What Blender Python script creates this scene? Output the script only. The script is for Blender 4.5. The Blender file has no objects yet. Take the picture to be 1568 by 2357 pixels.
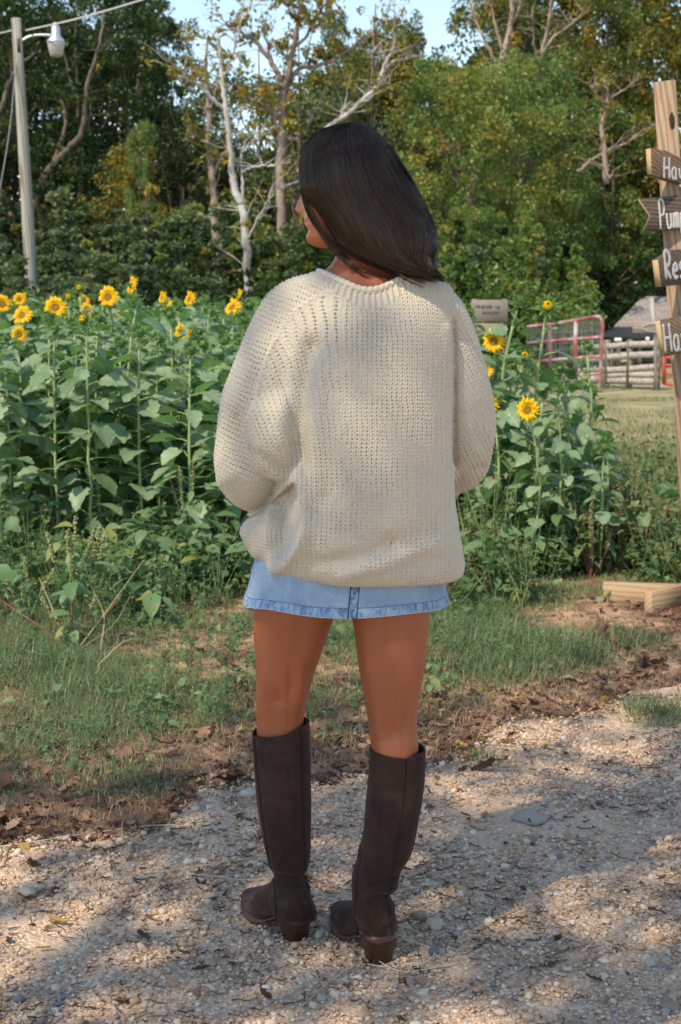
import bpy, math, random, os
import numpy as np
from mathutils import Vector, Matrix
from mathutils.bvhtree import BVHTree

rng = np.random.default_rng(7)
random.seed(7)
scene = bpy.context.scene
col = scene.collection

# ------------------------------------------------------------------ camera
F, CX, CY = 3267.0, 784.0, 1178.5          # focal length and centre in picture units (picture 1568 x 2357)
H, PIT = 1.34, math.radians(7.82)
cp, sp = math.cos(PIT), math.sin(PIT)
cam_d = bpy.data.cameras.new('camera')
cam = bpy.data.objects.new('camera', cam_d); col.objects.link(cam)
cam.location = (0, 0, H)
cam.rotation_euler = (math.pi / 2 - PIT, 0, 0)
cam_d.sensor_fit = 'HORIZONTAL'; cam_d.sensor_width = 24.0; cam_d.lens = 24.0 * F / 1568.0
cam_d.clip_start = 0.05; cam_d.clip_end = 600
cam_d.dof.use_dof = True; cam_d.dof.focus_distance = 2.83; cam_d.dof.aperture_fstop = 10.0
scene.camera = cam

# ------------------------------------------------------------------ sky, sun, exposure
SUN_EL, SUN_AZ = math.radians(50), math.radians(222)      # azimuth clockwise from +Y: behind the camera, to its left
world = bpy.data.worlds.new('World'); scene.world = world; world.use_nodes = True
wn = world.node_tree; wn.nodes.clear()
sky = wn.nodes.new('ShaderNodeTexSky'); sky.sky_type = 'NISHITA'; sky.sun_disc = False
sky.sun_elevation = SUN_EL; sky.sun_rotation = SUN_AZ; sky.air_density = 1.0; sky.dust_density = 0.1; sky.altitude = 1000; sky.ozone_density = 3.0
bg = wn.nodes.new('ShaderNodeBackground'); bg.inputs['Strength'].default_value = 0.15
wo = wn.nodes.new('ShaderNodeOutputWorld')
wn.links.new(sky.outputs[0], bg.inputs[0]); wn.links.new(bg.outputs[0], wo.inputs[0])
sl = bpy.data.lights.new('sun', 'SUN'); sl.energy = 2.3; sl.angle = math.radians(0.53); sl.color = (1.0, 0.95, 0.87)
sun = bpy.data.objects.new('sun', sl); col.objects.link(sun)
SDIR = Vector((math.sin(SUN_AZ) * math.cos(SUN_EL), math.cos(SUN_AZ) * math.cos(SUN_EL), math.sin(SUN_EL)))
sun.rotation_euler = SDIR.to_track_quat('Z', 'Y').to_euler()
scene.view_settings.view_transform = 'Standard'; scene.view_settings.look = 'None'
scene.view_settings.gamma = 1.0; scene.view_settings.use_curve_mapping = False
scene.view_settings.exposure = 1.0
scene.view_settings.use_white_balance = True; scene.view_settings.white_balance_temperature = 8300; scene.view_settings.white_balance_tint = 8
scene.render.engine = 'CYCLES'
scene.cycles.max_bounces = 6; scene.cycles.transparent_max_bounces = 4
scene.cycles.use_denoising = True

def W(px, py, Y):
    a = (px - CX) / F; b = (CY - py) / F
    t = Y / (cp + b * sp)
    return np.array([a * t, Y, H + (-sp + b * cp) * t])
def G(px, py):
    a = (px - CX) / F; b = (CY - py) / F
    t = -H / (-sp + b * cp)
    return np.array([a * t, (cp + b * sp) * t, 0.0])
def PX(V):
    d = V[:, 1] * cp - (V[:, 2] - H) * sp
    u = V[:, 1] * sp + (V[:, 2] - H) * cp
    return CX + F * V[:, 0] / d, CY - F * u / d

# ------------------------------------------------------------------ object helpers
def tag(o, label=None, cat=None, group=None, kind=None):
    if label: o['label'] = label
    if cat: o['category'] = cat
    if group: o['group'] = group
    if kind: o['kind'] = kind
    return o
def empty(name, loc=(0, 0, 0), rz=0, label=None, cat=None, group=None):
    o = bpy.data.objects.new(name, None); col.objects.link(o)
    o.location = loc; o.rotation_euler = (0, 0, rz); o.empty_display_size = 0.2
    return tag(o, label, cat, group)
KIDS = {}
def link(o, parent=None):
    col.objects.link(o)
    if parent is not None:
        o.parent = parent; KIDS.setdefault(parent.name, []).append(o)
    return o
def copy_tree(o, parent=None):
    c = o.copy(); link(c, parent)
    for ch in list(KIDS.get(o.name, [])): copy_tree(ch, c)
    return c

def mesh_from(name, V, Q=None, T=None, smooth=True, rnd=None, attrs=None):
    V = np.asarray(V, np.float32)
    me = bpy.data.meshes.new(name)
    me.vertices.add(len(V)); me.vertices.foreach_set('co', V.ravel())
    parts, starts, tot = [], [], 0
    for Fc, k in ((Q, 4), (T, 3)):
        if Fc is not None and len(Fc):
            Fc = np.asarray(Fc, np.int32); parts.append(Fc.ravel())
            starts.append(tot + np.arange(len(Fc), dtype=np.int32) * k); tot += Fc.size
    L = np.concatenate(parts); S = np.concatenate(starts)
    me.loops.add(len(L)); me.loops.foreach_set('vertex_index', L)
    me.polygons.add(len(S)); me.polygons.foreach_set('loop_start', S)
    me.update(calc_edges=True); me.validate()
    if smooth: me.polygons.foreach_set('use_smooth', np.ones(len(me.polygons), bool))
    at = dict(attrs or {})
    if rnd is not None: at['rnd'] = rnd
    for k, v in at.items():
        v = np.asarray(v, np.float32)
        if v.ndim == 1:
            a = me.attributes.new(k, 'FLOAT', 'POINT'); a.data.foreach_set('value', v)
        else:
            a = me.attributes.new(k, 'FLOAT_VECTOR', 'POINT'); a.data.foreach_set('vector', v.ravel())
    return me

class MB:
    def __init__(s): s.V = []; s.Q = []; s.T = []; s.A = []; s.n = 0
    def add(s, V, Q=None, T=None, rnd=0.5):
        V = np.asarray(V, float)
        if Q is not None and len(Q): s.Q.append(np.asarray(Q) + s.n)
        if T is not None and len(T): s.T.append(np.asarray(T) + s.n)
        s.V.append(V); s.A.append(np.broadcast_to(np.asarray(rnd, float), (len(V),)).copy()); s.n += len(V)
        return s
    def data(s):
        return (np.concatenate(s.V), np.concatenate(s.Q) if s.Q else None, np.concatenate(s.T) if s.T else None, np.concatenate(s.A))
    def mesh(s, name, smooth=True):
        V, Q, T, A = s.data(); return mesh_from(name, V, Q, T, smooth, A)
    def build(s, name, mat, parent=None, smooth=True):
        me = s.mesh(name, smooth); me.materials.append(mat)
        return link(bpy.data.objects.new(name, me), parent)

def frames(P):
    P = np.asarray(P, float); T = np.gradient(P, axis=0); T /= np.linalg.norm(T, axis=1)[:, None] + 1e-12
    ref = np.array([0, 0, 1.0]) if abs(T[0, 2]) < 0.9 else np.array([1.0, 0, 0])
    N = np.zeros_like(P); n = np.cross(T[0], ref); n /= np.linalg.norm(n)
    for i in range(len(P)):
        n = n - T[i] * np.dot(n, T[i]); n /= np.linalg.norm(n) + 1e-12; N[i] = n
    return T, N, np.cross(T, N)
def grid_quads(nr, k, closed=True):
    i = np.arange(nr - 1)[:, None]; j = np.arange(k if closed else k - 1)[None, :]; j2 = (j + 1) % k
    return np.stack([i * k + j, i * k + j2, (i + 1) * k + j2, (i + 1) * k + j], -1).reshape(-1, 4)
def tube(P, R, k=6, caps=True, ell=None):
    P = np.asarray(P, float); n = len(P); R = np.broadcast_to(np.asarray(R, float), (n,))
    T, N, B = frames(P); a = np.linspace(0, 2 * np.pi, k, endpoint=False)
    e = 1.0 if ell is None else ell
    V = P[:, None] + R[:, None, None] * (np.cos(a)[None, :, None] * N[:, None] + e * np.sin(a)[None, :, None] * B[:, None])
    V = V.reshape(-1, 3); Q = grid_quads(n, k); Tt = None
    if caps:
        V = np.vstack([V, P[0], P[-1]]); c0, c1 = n * k, n * k + 1
        j = np.arange(k); j2 = (j + 1) % k
        Tt = np.vstack([np.stack([np.full(k, c0), j2, j], -1), np.stack([np.full(k, c1), (n - 1) * k + j, (n - 1) * k + j2], -1)])
    return V, Q, Tt
def loft(rings, caps=True):
    rings = np.asarray(rings, float); n, k, _ = rings.shape
    V = rings.reshape(-1, 3); Q = grid_quads(n, k); Tt = None
    if caps:
        V = np.vstack([V, rings[0].mean(0), rings[-1].mean(0)]); c0, c1 = n * k, n * k + 1
        j = np.arange(k); j2 = (j + 1) % k
        Tt = np.vstack([np.stack([np.full(k, c0), j2, j], -1), np.stack([np.full(k, c1), (n - 1) * k + j, (n - 1) * k + j2], -1)])
    return V, Q, Tt
def sell(cx, cy, z, rx, ry, k=64, e=2.3, ry2=None):
    a = np.linspace(0, 2 * np.pi, k, endpoint=False); c, s = np.cos(a), np.sin(a)
    x = np.sign(c) * np.abs(c) ** (2 / e); y = np.sign(s) * np.abs(s) ** (2 / e)
    ryy = np.where(s < 0, ry, ry if ry2 is None else ry2)
    return np.stack([cx + rx * x, cy + ryy * y, np.full(k, z)], -1)
def interp_rows(rows, n):
    rows = np.asarray(rows, float); t = np.linspace(0, 1, len(rows)); tt = np.linspace(0, 1, n)
    # Catmull-Rom along the rows
    out = np.zeros((n, rows.shape[1])); m = len(rows) - 1
    P = np.vstack([2 * rows[0] - rows[1], rows, 2 * rows[-1] - rows[-2]])
    for i, u in enumerate(tt * m):
        j = min(int(u), m - 1); f = u - j; p0, p1, p2, p3 = P[j:j + 4]
        out[i] = 0.5 * (2 * p1 + (p2 - p0) * f + (2 * p0 - 5 * p1 + 4 * p2 - p3) * f * f + (3 * p1 - 3 * p2 + p3 - p0) * f ** 3)
    return out
def box(x0, x1, y0, y1, z0, z1, bev=0.0):
    b = bev
    if b <= 0:
        V = np.array([[x, y, z] for z in (z0, z1) for y in (y0, y1) for x in (x0, x1)], float)
        Q = [[0, 2, 3, 1], [4, 5, 7, 6], [0, 1, 5, 4], [2, 6, 7, 3], [0, 4, 6, 2], [1, 3, 7, 5]]
        return V, Q, None
    def ring(ix, z):
        return [[x0 + ix + b, y0 + ix, z], [x1 - ix - b, y0 + ix, z], [x1 - ix, y0 + ix + b, z], [x1 - ix, y1 - ix - b, z],
                [x1 - ix - b, y1 - ix, z], [x0 + ix + b, y1 - ix, z], [x0 + ix, y1 - ix - b, z], [x0 + ix, y0 + ix + b, z]]
    return loft(np.array([ring(b, z0), ring(0, z0 + b), ring(0, z1 - b), ring(b, z1)])[:, ::1])
def xform(V, loc=(0, 0, 0), rot=(0, 0, 0), sc=1.0):
    from mathutils import Euler
    R = np.array(Euler(rot).to_matrix()); return (np.asarray(V) * sc) @ R.T + np.asarray(loc)
def rotm(yaw, pitch, roll):
    cy_, sy_ = np.cos(yaw), np.sin(yaw); c_, s_ = np.cos(pitch), np.sin(pitch); cr, sr = np.cos(roll), np.sin(roll)
    z = np.zeros_like(yaw); o = np.ones_like(yaw)
    Rz = np.stack([cy_, -sy_, z, sy_, cy_, z, z, z, o], -1).reshape(-1, 3, 3)
    Rx = np.stack([o, z, z, z, c_, -s_, z, s_, c_], -1).reshape(-1, 3, 3)
    Ry = np.stack([cr, z, sr, z, o, z, -sr, z, cr], -1).reshape(-1, 3, 3)
    return Rz @ Rx @ Ry
def scatter(tV, tF, pos, R, sc):
    """copies of template (tV,tF) -> V,F,  sc (N,) or (N,3)"""
    sc = np.asarray(sc, float)
    if sc.ndim == 1: sc = np.repeat(sc[:, None], 3, 1)
    N = len(pos); V = np.einsum('nij,nvj->nvi', R, tV[None] * sc[:, None]) + pos[:, None]
    Fc = np.asarray(tF)[None] + (np.arange(N) * len(tV))[:, None, None]
    return V.reshape(-1, 3), Fc.reshape(-1, Fc.shape[-1])
def voxel(V, Q, T, size, smooth=2, sub=0):
    me = mesh_from('tmp', V, Q, T); o = bpy.data.objects.new('tmp', me); col.objects.link(o)
    m = o.modifiers.new('r', 'REMESH'); m.mode = 'VOXEL'; m.voxel_size = size
    if smooth:
        m = o.modifiers.new('s', 'SMOOTH'); m.factor = 0.5; m.iterations = smooth
    if sub:
        m = o.modifiers.new('u', 'SUBSURF'); m.levels = sub; m.render_levels = sub
    dg = bpy.context.evaluated_depsgraph_get()
    e = bpy.data.meshes.new_from_object(o.evaluated_get(dg))
    col.objects.unlink(o); bpy.data.objects.remove(o); bpy.data.meshes.remove(me)
    return e
def getV(me):
    a = np.empty(len(me.vertices) * 3, np.float32); me.vertices.foreach_get('co', a); return a.reshape(-1, 3).astype(float)
def getN(me):
    a = np.empty(len(me.vertices) * 3, np.float32); me.vertex_normals.foreach_get('vector', a); return a.reshape(-1, 3).astype(float)
def setV(me, V):
    me.vertices.foreach_set('co', V.astype(np.float32).ravel()); me.update()
def smooth_all(me): me.polygons.foreach_set('use_smooth', np.ones(len(me.polygons), bool))
def getQ(me):
    a = np.empty(len(me.loops), np.int32); me.loops.foreach_get('vertex_index', a)
    s = np.empty(len(me.polygons), np.int32); me.polygons.foreach_get('loop_start', s)
    t = np.empty(len(me.polygons), np.int32); me.polygons.foreach_get('loop_total', t)
    return a, s, t
def polydist(px, py, poly):
    """distance to a polyline and parameter along it"""
    best = np.full(px.shape, 1e9); P = np.asarray(poly, float); side = np.zeros(px.shape)
    for (x0, y0), (x1, y1) in zip(P[:-1], P[1:]):
        dx, dy = x1 - x0, y1 - y0; t = np.clip(((px - x0) * dx + (py - y0) * dy) / (dx * dx + dy * dy), 0, 1)
        d = np.hypot(px - x0 - t * dx, py - y0 - t * dy); m = d < best; best = np.where(m, d, best)
        side = np.where(m, np.sign(dx * (py - y0) - dy * (px - x0)), side)
    return best, side
def vnoise(x, y, s, seed=0):
    """smooth value noise, -1..1"""
    r = np.random.default_rng(seed); tb = r.random((64, 64)) * 2 - 1
    x = np.asarray(x) / s; y = np.asarray(y) / s; xi = np.floor(x).astype(int); yi = np.floor(y).astype(int)
    fx = x - xi; fy = y - yi; fx = fx * fx * (3 - 2 * fx); fy = fy * fy * (3 - 2 * fy)
    g = lambda i, j: tb[i % 64, j % 64]
    return (g(xi, yi) * (1 - fx) + g(xi + 1, yi) * fx) * (1 - fy) + (g(xi, yi + 1) * (1 - fx) + g(xi + 1, yi + 1) * fx) * fy

# ------------------------------------------------------------------ materials
class Mat:
    def __init__(s, name):
        s.m = bpy.data.materials.new(name); s.m.use_nodes = True; s.nt = s.m.node_tree; s.nt.nodes.clear()
        s.out = s.nt.nodes.new('ShaderNodeOutputMaterial')
    def n(s, t, ins=None, **props):
        nd = s.nt.nodes.new(t)
        for k, v in props.items(): setattr(nd, k, v)
        for k, v in (ins or {}).items():
            if isinstance(v, bpy.types.NodeSocket): s.nt.links.new(v, nd.inputs[k])
            elif isinstance(v, bpy.types.Node): s.nt.links.new(v.outputs[0], nd.inputs[k])
            else: nd.inputs[k].default_value = v
        return nd
    def ramp(s, fac, stops, interp='LINEAR'):
        r = s.n('ShaderNodeValToRGB', {'Fac': fac}); cr = r.color_ramp; cr.interpolation = interp
        while len(cr.elements) < len(stops): cr.elements.new(0.5)
        for e, (p, c) in zip(cr.elements, stops):
            e.position = p; e.color = (*c, 1) if len(c) == 3 else c
        return r.outputs[0]
    def noise(s, scale, detail=3, vec=None, rough=0.55, dist=0.0, dim='3D'):
        ins = {'Scale': scale, 'Detail': detail, 'Roughness': rough, 'Distortion': dist}
        if vec is not None: ins['Vector'] = vec
        return s.n('ShaderNodeTexNoise', ins, noise_dimensions=dim).outputs[0]
    def attr(s, name, kind='Fac'): return s.n('ShaderNodeAttribute', attribute_name=name).outputs[kind]
    def math(s, op, a, b=0.0, c=0.0, clamp=False):
        nd = s.n('ShaderNodeMath', {0: a, 1: b, 2: c}, operation=op); nd.use_clamp = clamp; return nd.outputs[0]
    def mix(s, f, a, b, mode='MIX'):
        nd = s.nt.nodes.new('ShaderNodeMix'); nd.data_type = 'RGBA'; nd.blend_type = mode
        for k, v in ((0, f), (6, a), (7, b)):
            if isinstance(v, bpy.types.NodeSocket): s.nt.links.new(v, nd.inputs[k])
            elif isinstance(v, (tuple, list)): nd.inputs[k].default_value = (*v, 1) if len(v) == 3 else v
            else: nd.inputs[k].default_value = v
        return nd.outputs[2]
    def obj(s): return s.n('ShaderNodeTexCoord').outputs['Object']
    def map(s, vec, sc): return s.n('ShaderNodeMapping', {'Vector': vec, 'Scale': sc}).outputs[0]
    def bump(s, h, dist=0.01, strength=1.0): return s.n('ShaderNodeBump', {'Height': h, 'Distance': dist, 'Strength': strength}).outputs[0]
    def pbr(s, color, rough=0.6, spec=0.5, normal=None, trans=0.0, tcol=None, **kw):
        ins = {'Base Color': color if not (isinstance(color, tuple) and len(color) == 3) else (*color, 1), 'Roughness': rough, 'Specular IOR Level': spec}
        if normal is not None: ins['Normal'] = normal
        ins.update(kw)
        p = s.n('ShaderNodeBsdfPrincipled', ins)
        if trans > 0:
            tc = tcol if tcol is not None else color
            t = s.n('ShaderNodeBsdfTranslucent', {'Color': tc if not (isinstance(tc, tuple) and len(tc) == 3) else (*tc, 1)})
            p = s.n('ShaderNodeMixShader', {0: trans, 1: p, 2: t})
        s.nt.links.new(p.outputs[0], s.out.inputs[0]); return s.m

def leaf_mat(name, stops, trans=0.35, rough=0.5, spec=0.35, objvar=0.25):
    m = Mat(name)
    f = m.attr('rnd')
    o = m.n('ShaderNodeObjectInfo').outputs['Random']
    f2 = m.math('ADD', f, m.math('MULTIPLY', m.math('SUBTRACT', o, 0.5), objvar), clamp=True)
    c = m.ramp(f2, stops)
    hs = m.n('ShaderNodeHueSaturation', {'Color': c, 'Saturation': 1.15, 'Value': 1.5}).outputs[0]
    return m.pbr(c, rough, spec, trans=trans, tcol=hs)
def simple(name, color, rough=0.6, spec=0.5, var=0.25, scale=20, metal=0.0, bumpd=0.0):
    m = Mat(name); n = m.noise(scale, 4)
    c = m.mix(n, tuple(x * (1 - var) for x in color), tuple(min(1, x * (1 + var)) for x in color))
    nm = m.bump(n, bumpd) if bumpd else None
    return m.pbr(c, rough, spec, nm, **{'Metallic': metal})
def wood_mat(name, base, dark, scale=14, axis=2, bumpd=0.002, ramp=(0.35, 0.65), rough=0.75):
    m = Mat(name); sc = [scale * 1.6] * 3; sc[axis] = scale * 0.09
    v = m.map(m.obj(), sc)
    n1 = m.noise(1.0, 5, v, 0.6, 1.2)
    rings = m.n('ShaderNodeTexWave', {'Vector': v, 'Scale': 0.9, 'Distortion': 5.0, 'Detail': 3.0, 'Detail Scale': 1.2}, wave_type='BANDS', bands_direction='DIAGONAL').outputs[1]
    f = m.math('ADD', m.math('MULTIPLY', rings, 0.6), m.math('MULTIPLY', n1, 0.5))
    c = m.ramp(f, [(ramp[0], dark), (ramp[1], base)])
    fine = m.noise(60, 3, m.map(m.obj(), [1 if i == axis else 8 for i in range(3)]))
    big = m.noise(1.7, 3, m.obj())
    c = m.mix(m.math('MULTIPLY', fine, 0.35), c, tuple(x * 0.5 for x in dark))
    c = m.mix(m.math('MULTIPLY', big, 0.3), c, tuple(x * 0.75 for x in base))
    return m.pbr(c, rough, 0.25, m.bump(m.math('ADD', f, fine), bumpd))
# ================================================================== GROUND
def hgt(x, y):
    x = np.asarray(x, float); y = np.asarray(y, float)
    h = 0.012 * vnoise(x, y, 0.7, 1) + 0.005 * vnoise(x, y, 0.21, 2) + 0.0025 * vnoise(x, y, 0.07, 3)
    far = np.clip((y - 4.2) / 1.5, 0, 1); h = h + far * (0.03 * vnoise(x, y, 1.3, 4))
    h = h + np.clip((y - 9) / 20, 0, 1) * 0.15 * vnoise(x, y, 9, 5)
    foot = np.exp(-(((x) / 0.35) ** 2 + ((y - 2.95) / 0.3) ** 2)); return h * (1 - 0.85 * foot)
_b = [(-500, 2010), (-200, 1985), (0, 1960), (200, 1925), (400, 1872), (455, 1815), (600, 1785), (750, 1792), (880, 1765), (1000, 1745), (1080, 1712),
      (1180, 1668), (1300, 1652), (1400, 1625), (1470, 1600), (1568, 1570), (1900, 1540), (2600, 1500)]
_bg = np.array([G(*p)[:2] for p in _b])
def path_y(x): return np.interp(x, _bg[:, 0], _bg[:, 1])
def path_edge(x, y): # >0 = on the gravel
    return path_y(x) + 0.10 * vnoise(x, y, 0.3, 11) + 0.05 * vnoise(x, y, 0.08, 12) - y
def axis_pts(lo, hi, a, b, fine, coarse_n, pw=2.2):
    core = np.arange(a, b + 1e-6, fine)
    l = a - (a - lo) * np.linspace(1, 0, coarse_n, endpoint=False) ** pw
    r = b + (hi - b) * np.linspace(0, 1, coarse_n + 1)[1:] ** pw
    return np.concatenate([l, core, r])
# ground material: clay, litter stain, dry lawn far away
m = Mat('ground_soil'); co = m.obj()
n1 = m.noise(2.3, 5, co); n2 = m.noise(16, 5, co, 0.65); n3 = m.noise(70, 4, co, 0.7)
clay = m.ramp(n2, [(0.32, (0.17, 0.085, 0.05)), (0.48, (0.42, 0.255, 0.165)), (0.66, (0.62, 0.42, 0.285))])
duff = m.ramp(n3, [(0.3, (0.045, 0.026, 0.018)), (0.55, (0.15, 0.08, 0.055)), (0.75, (0.3, 0.19, 0.13))])
near = m.mix(m.ramp(n1, [(0.42, (0, 0, 0)), (0.56, (1, 1, 1))]), duff, clay)
sep = m.n('ShaderNodeSeparateXYZ', {0: co})
yy = sep.outputs[1]
band = m.math('SUBTRACT', 1.0, m.math('MULTIPLY', m.math('ABSOLUTE', m.math('SUBTRACT', yy, 4.0)), 0.8), clamp=True)
near = m.mix(m.math('MULTIPLY', band, 0.6), near, duff)
lawn = m.ramp(m.noise(1.1, 5, co), [(0.3, (0.17, 0.18, 0.07)), (0.45, (0.38, 0.32, 0.19)), (0.6, (0.52, 0.42, 0.28))])
lawn = m.mix(m.math('MULTIPLY', n2, 0.5), lawn, (0.16, 0.2, 0.08))
ft = m.math('MULTIPLY', m.math('SUBTRACT', yy, 8.5), 0.3, clamp=True)
M_ground = m.pbr(m.mix(ft, near, lawn), 0.95, 0.1, m.bump(m.math('ADD', n3, n2), 0.012))
xs = axis_pts(-160, 160, -3.2, 3.6, 0.04, 40); ys = axis_pts(-40, 220, 2.2, 8.6, 0.04, 40)
X, Y = np.meshgrid(xs, ys); Z = hgt(X, Y)
Z = Z - np.clip(path_edge(X, Y) / 0.05, 0, 1) * 0.004
g = link(bpy.data.objects.new('ground', mesh_from('ground', np.stack([X, Y, Z], -1).reshape(-1, 3), grid_quads(len(ys), len(xs), False))))
g.data.materials.append(M_ground); tag(g, kind='structure')
# gravel path
m = Mat('gravel'); co = m.obj()
n2 = m.noise(9, 4, co); n3 = m.noise(120, 4, co, 0.7); nb = m.noise(1.6, 4, co)
sand = m.ramp(n3, [(0.28, (0.3, 0.175, 0.11)), (0.5, (0.62, 0.415, 0.28)), (0.72, (0.86, 0.66, 0.49))])
vo = m.n('ShaderNodeTexVoronoi', {'Scale': 115, 'Randomness': 1.0, 'Vector': co}); vcol = m.n('ShaderNodeSeparateColor', {0: vo.outputs['Color']})
stone = m.ramp(vcol.outputs[0], [(0.0, (0.5, 0.32, 0.21)), (0.3, (0.68, 0.48, 0.33)), (0.55, (0.8, 0.61, 0.45)), (0.8, (0.36, 0.33, 0.31)), (0.92, (0.2, 0.2, 0.21)), (0.96, (0.78, 0.72, 0.62))], 'CONSTANT')
f = m.ramp(n2, [(0.4, (0.15, 0.15, 0.15)), (0.6, (0.8, 0.8, 0.8))])
c = m.mix(f, sand, stone)
c = m.mix(m.ramp(nb, [(0.45, (0, 0, 0)), (0.7, (0.55, 0.55, 0.55))]), c, (0.6, 0.4, 0.26))
dist = m.math('SUBTRACT', 1.0, m.math('MULTIPLY', vo.outputs['Distance'], 1.6), clamp=True)
M_path = m.pbr(c, 0.92, 0.15, m.bump(m.math('ADD', m.math('MULTIPLY', dist, f), m.math('MULTIPLY', n3, 0.5)), 0.006))
xs = axis_pts(-9, 12, -1.7, 2.0, 0.02, 30); ys = axis_pts(-8, 5.6, 2.3, 4.7, 0.02, 30)
X, Y = np.meshgrid(xs, ys); E = path_edge(X, Y); Z = hgt(X, Y) + 0.004 + 0.003 * vnoise(X, Y, 0.035, 21)
Z = np.where(E < 0.06, Z - (0.06 - E) * 0.14, Z)
Q = grid_quads(len(ys), len(xs), False); keep = (E.ravel()[Q] > -0.06).all(1) & (X.ravel()[Q] < 11.5).all(1)
g = link(bpy.data.objects.new('gravel_path', mesh_from('gravel_path', np.stack([X, Y, Z], -1).reshape(-1, 3), Q[keep])))
g.data.materials.append(M_path); tag(g, kind='structure')
def pathz(x, y): return hgt(x, y) + 0.005

# ------------------------------------------------------------------ stones, twigs, litter
def ico():
    t = (1 + 5 ** .5) / 2
    V = np.array([(-1, t, 0), (1, t, 0), (-1, -t, 0), (1, -t, 0), (0, -1, t), (0, 1, t), (0, -1, -t), (0, 1, -t), (t, 0, -1), (t, 0, 1), (-t, 0, -1), (-t, 0, 1)], float)
    V /= np.linalg.norm(V[0])
    Fc = np.array([(0, 11, 5), (0, 5, 1), (0, 1, 7), (0, 7, 10), (0, 10, 11), (1, 5, 9), (5, 11, 4), (11, 10, 2), (10, 7, 6), (7, 1, 8), (3, 9, 4), (3, 4, 2), (3, 2, 6), (3, 6, 8), (3, 8, 9), (4, 9, 5), (2, 4, 11), (6, 2, 10), (8, 6, 7), (9, 8, 1)])
    return V, Fc
IV, IF = ico()
def sub_ico(V, Fc):
    V = list(map(tuple, V)); cache = {}; out = []
    def mid(a, b):
        k = (min(a, b), max(a, b))
        if k not in cache:
            p = (np.array(V[a]) + np.array(V[b])) / 2; V.append(tuple(p / np.linalg.norm(p))); cache[k] = len(V) - 1
        return cache[k]
    for a, b, c_ in Fc:
        x, y, z = mid(a, b), mid(b, c_), mid(c_, a); out += [(a, x, z), (b, y, x), (c_, z, y), (x, y, z)]
    return np.array(V), np.array(out)
IV2, IF2 = sub_ico(IV, IF)
m = Mat('pebble'); r = m.attr('rnd'); n = m.noise(150, 4, m.obj(), 0.7)
c = m.ramp(r, [(0.0, (0.52, 0.33, 0.21)), (0.28, (0.70, 0.48, 0.33)), (0.58, (0.82, 0.62, 0.45)), (0.8, (0.84, 0.72, 0.58)), (0.9, (0.44, 0.4, 0.37)), (0.93, (0.21, 0.215, 0.235)), (0.96, (0.5, 0.3, 0.18))], 'CONSTANT')
M_pebble = m.pbr(m.mix(m.math('MULTIPLY', n, 0.5), c, (0.2, 0.15, 0.12)), 0.85, 0.25, m.bump(n, 0.002))
def sample_path(n, margin=0.0, xlo=-1.9, xhi=2.4, ylo=2.3, yhi=4.9):
    out = []
    while sum(map(len, out)) < n:
        p = np.stack([rng.uniform(xlo, xhi, n), rng.uniform(ylo, yhi, n)], -1)
        vis = np.abs(p[:, 0]) < 0.24 * p[:, 1] + 0.75
        out.append(p[(path_edge(p[:, 0], p[:, 1]) > margin) & vis])
    return np.concatenate(out)[:n]
mb = MB()
for tv, tf, N, lo, hi, pw in ((IV, IF, 56000, 0.0017, 0.0070, 1.7), (IV2, IF2, 3000, 0.006, 0.0135, 2.4)):
    p = sample_path(N, -0.01)
    dens = vnoise(p[:, 0], p[:, 1], 0.33, 31) + 0.6 * vnoise(p[:, 0], p[:, 1], 0.12, 32)
    p = p[dens > -0.6 + rng.normal(0, 0.25, len(p))]; N = len(p)
    s = lo + (hi - lo) * rng.random(N) ** pw
    s3 = np.stack([s, s * rng.uniform(0.6, 1, N), s * rng.uniform(0.4, 0.8, N)], -1)
    jit = tv * (1 + rng.uniform(-0.22, 0.22, (len(tv), 1)))
    V, Fc = scatter(jit, tf, np.column_stack([p, pathz(p[:, 0], p[:, 1]) + s * 0.2]), rotm(rng.uniform(0, 6.28, N), rng.normal(0, .25, N), rng.normal(0, .25, N)), s3)
    V += rng.normal(0, 1, V.shape) * np.repeat(s, len(tv))[:, None] * 0.07
    mb.add(V, T=Fc, rnd=np.repeat(rng.random(N), len(tv)))
o = mb.build('loose_gravel', M_pebble, smooth=False); tag(o, kind='stuff')
# single larger stones one could pick up
M_quartz = simple('quartz_stone', (0.58, 0.49, 0.39), 0.6, 0.4, 0.2, 60, bumpd=0.002)
M_greystone = simple('grey_stone', (0.2, 0.215, 0.245), 0.7, 0.3, 0.3, 70, bumpd=0.002)
M_tanstone = simple('tan_stone', (0.36, 0.28, 0.22), 0.8, 0.3, 0.25, 70, bumpd=0.002)
def stone(px, py, s, mt, label, flat=0.7, sd=0):
    r_ = np.random.default_rng(sd); V, Fc = sub_ico(IV2, IF2)
    for _ in range(9):
        d = r_.normal(size=3); d /= np.linalg.norm(d); t = V @ d; lim = r_.uniform(0.6, 0.85); V = V - np.where(t > lim, t - lim, 0)[:, None] * d
    V = V * np.array([1, 0.8, flat]) * s; p = G(px, py)
    o = mesh_from('stone', V, None, Fc, False); o.materials.append(mt); o = link(bpy.data.objects.new('stone', o))
    o.location = (p[0], p[1], float(pathz(p[0], p[1])) + s * flat * 0.5); o.rotation_euler = (0.1, 0.1, r_.uniform(0, 6)); tag(o, label, 'stone')
stone(1000, 2142, 0.02, M_quartz, 'pale cream and white stone on the gravel right of the nearer boot', 0.9, 1)
stone(962, 2120, 0.021, M_tanstone, 'rounded brown stone on the gravel beside the nearer boot heel', 0.7, 2)
stone(1000, 2198, 0.016, M_greystone, 'small blue grey stone in front of the pale cream stone', 0.5, 3)
stone(574, 1838, 0.03, M_quartz, 'large pale rock half sunk at the gravel edge left of the boots', 0.5, 4)
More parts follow.
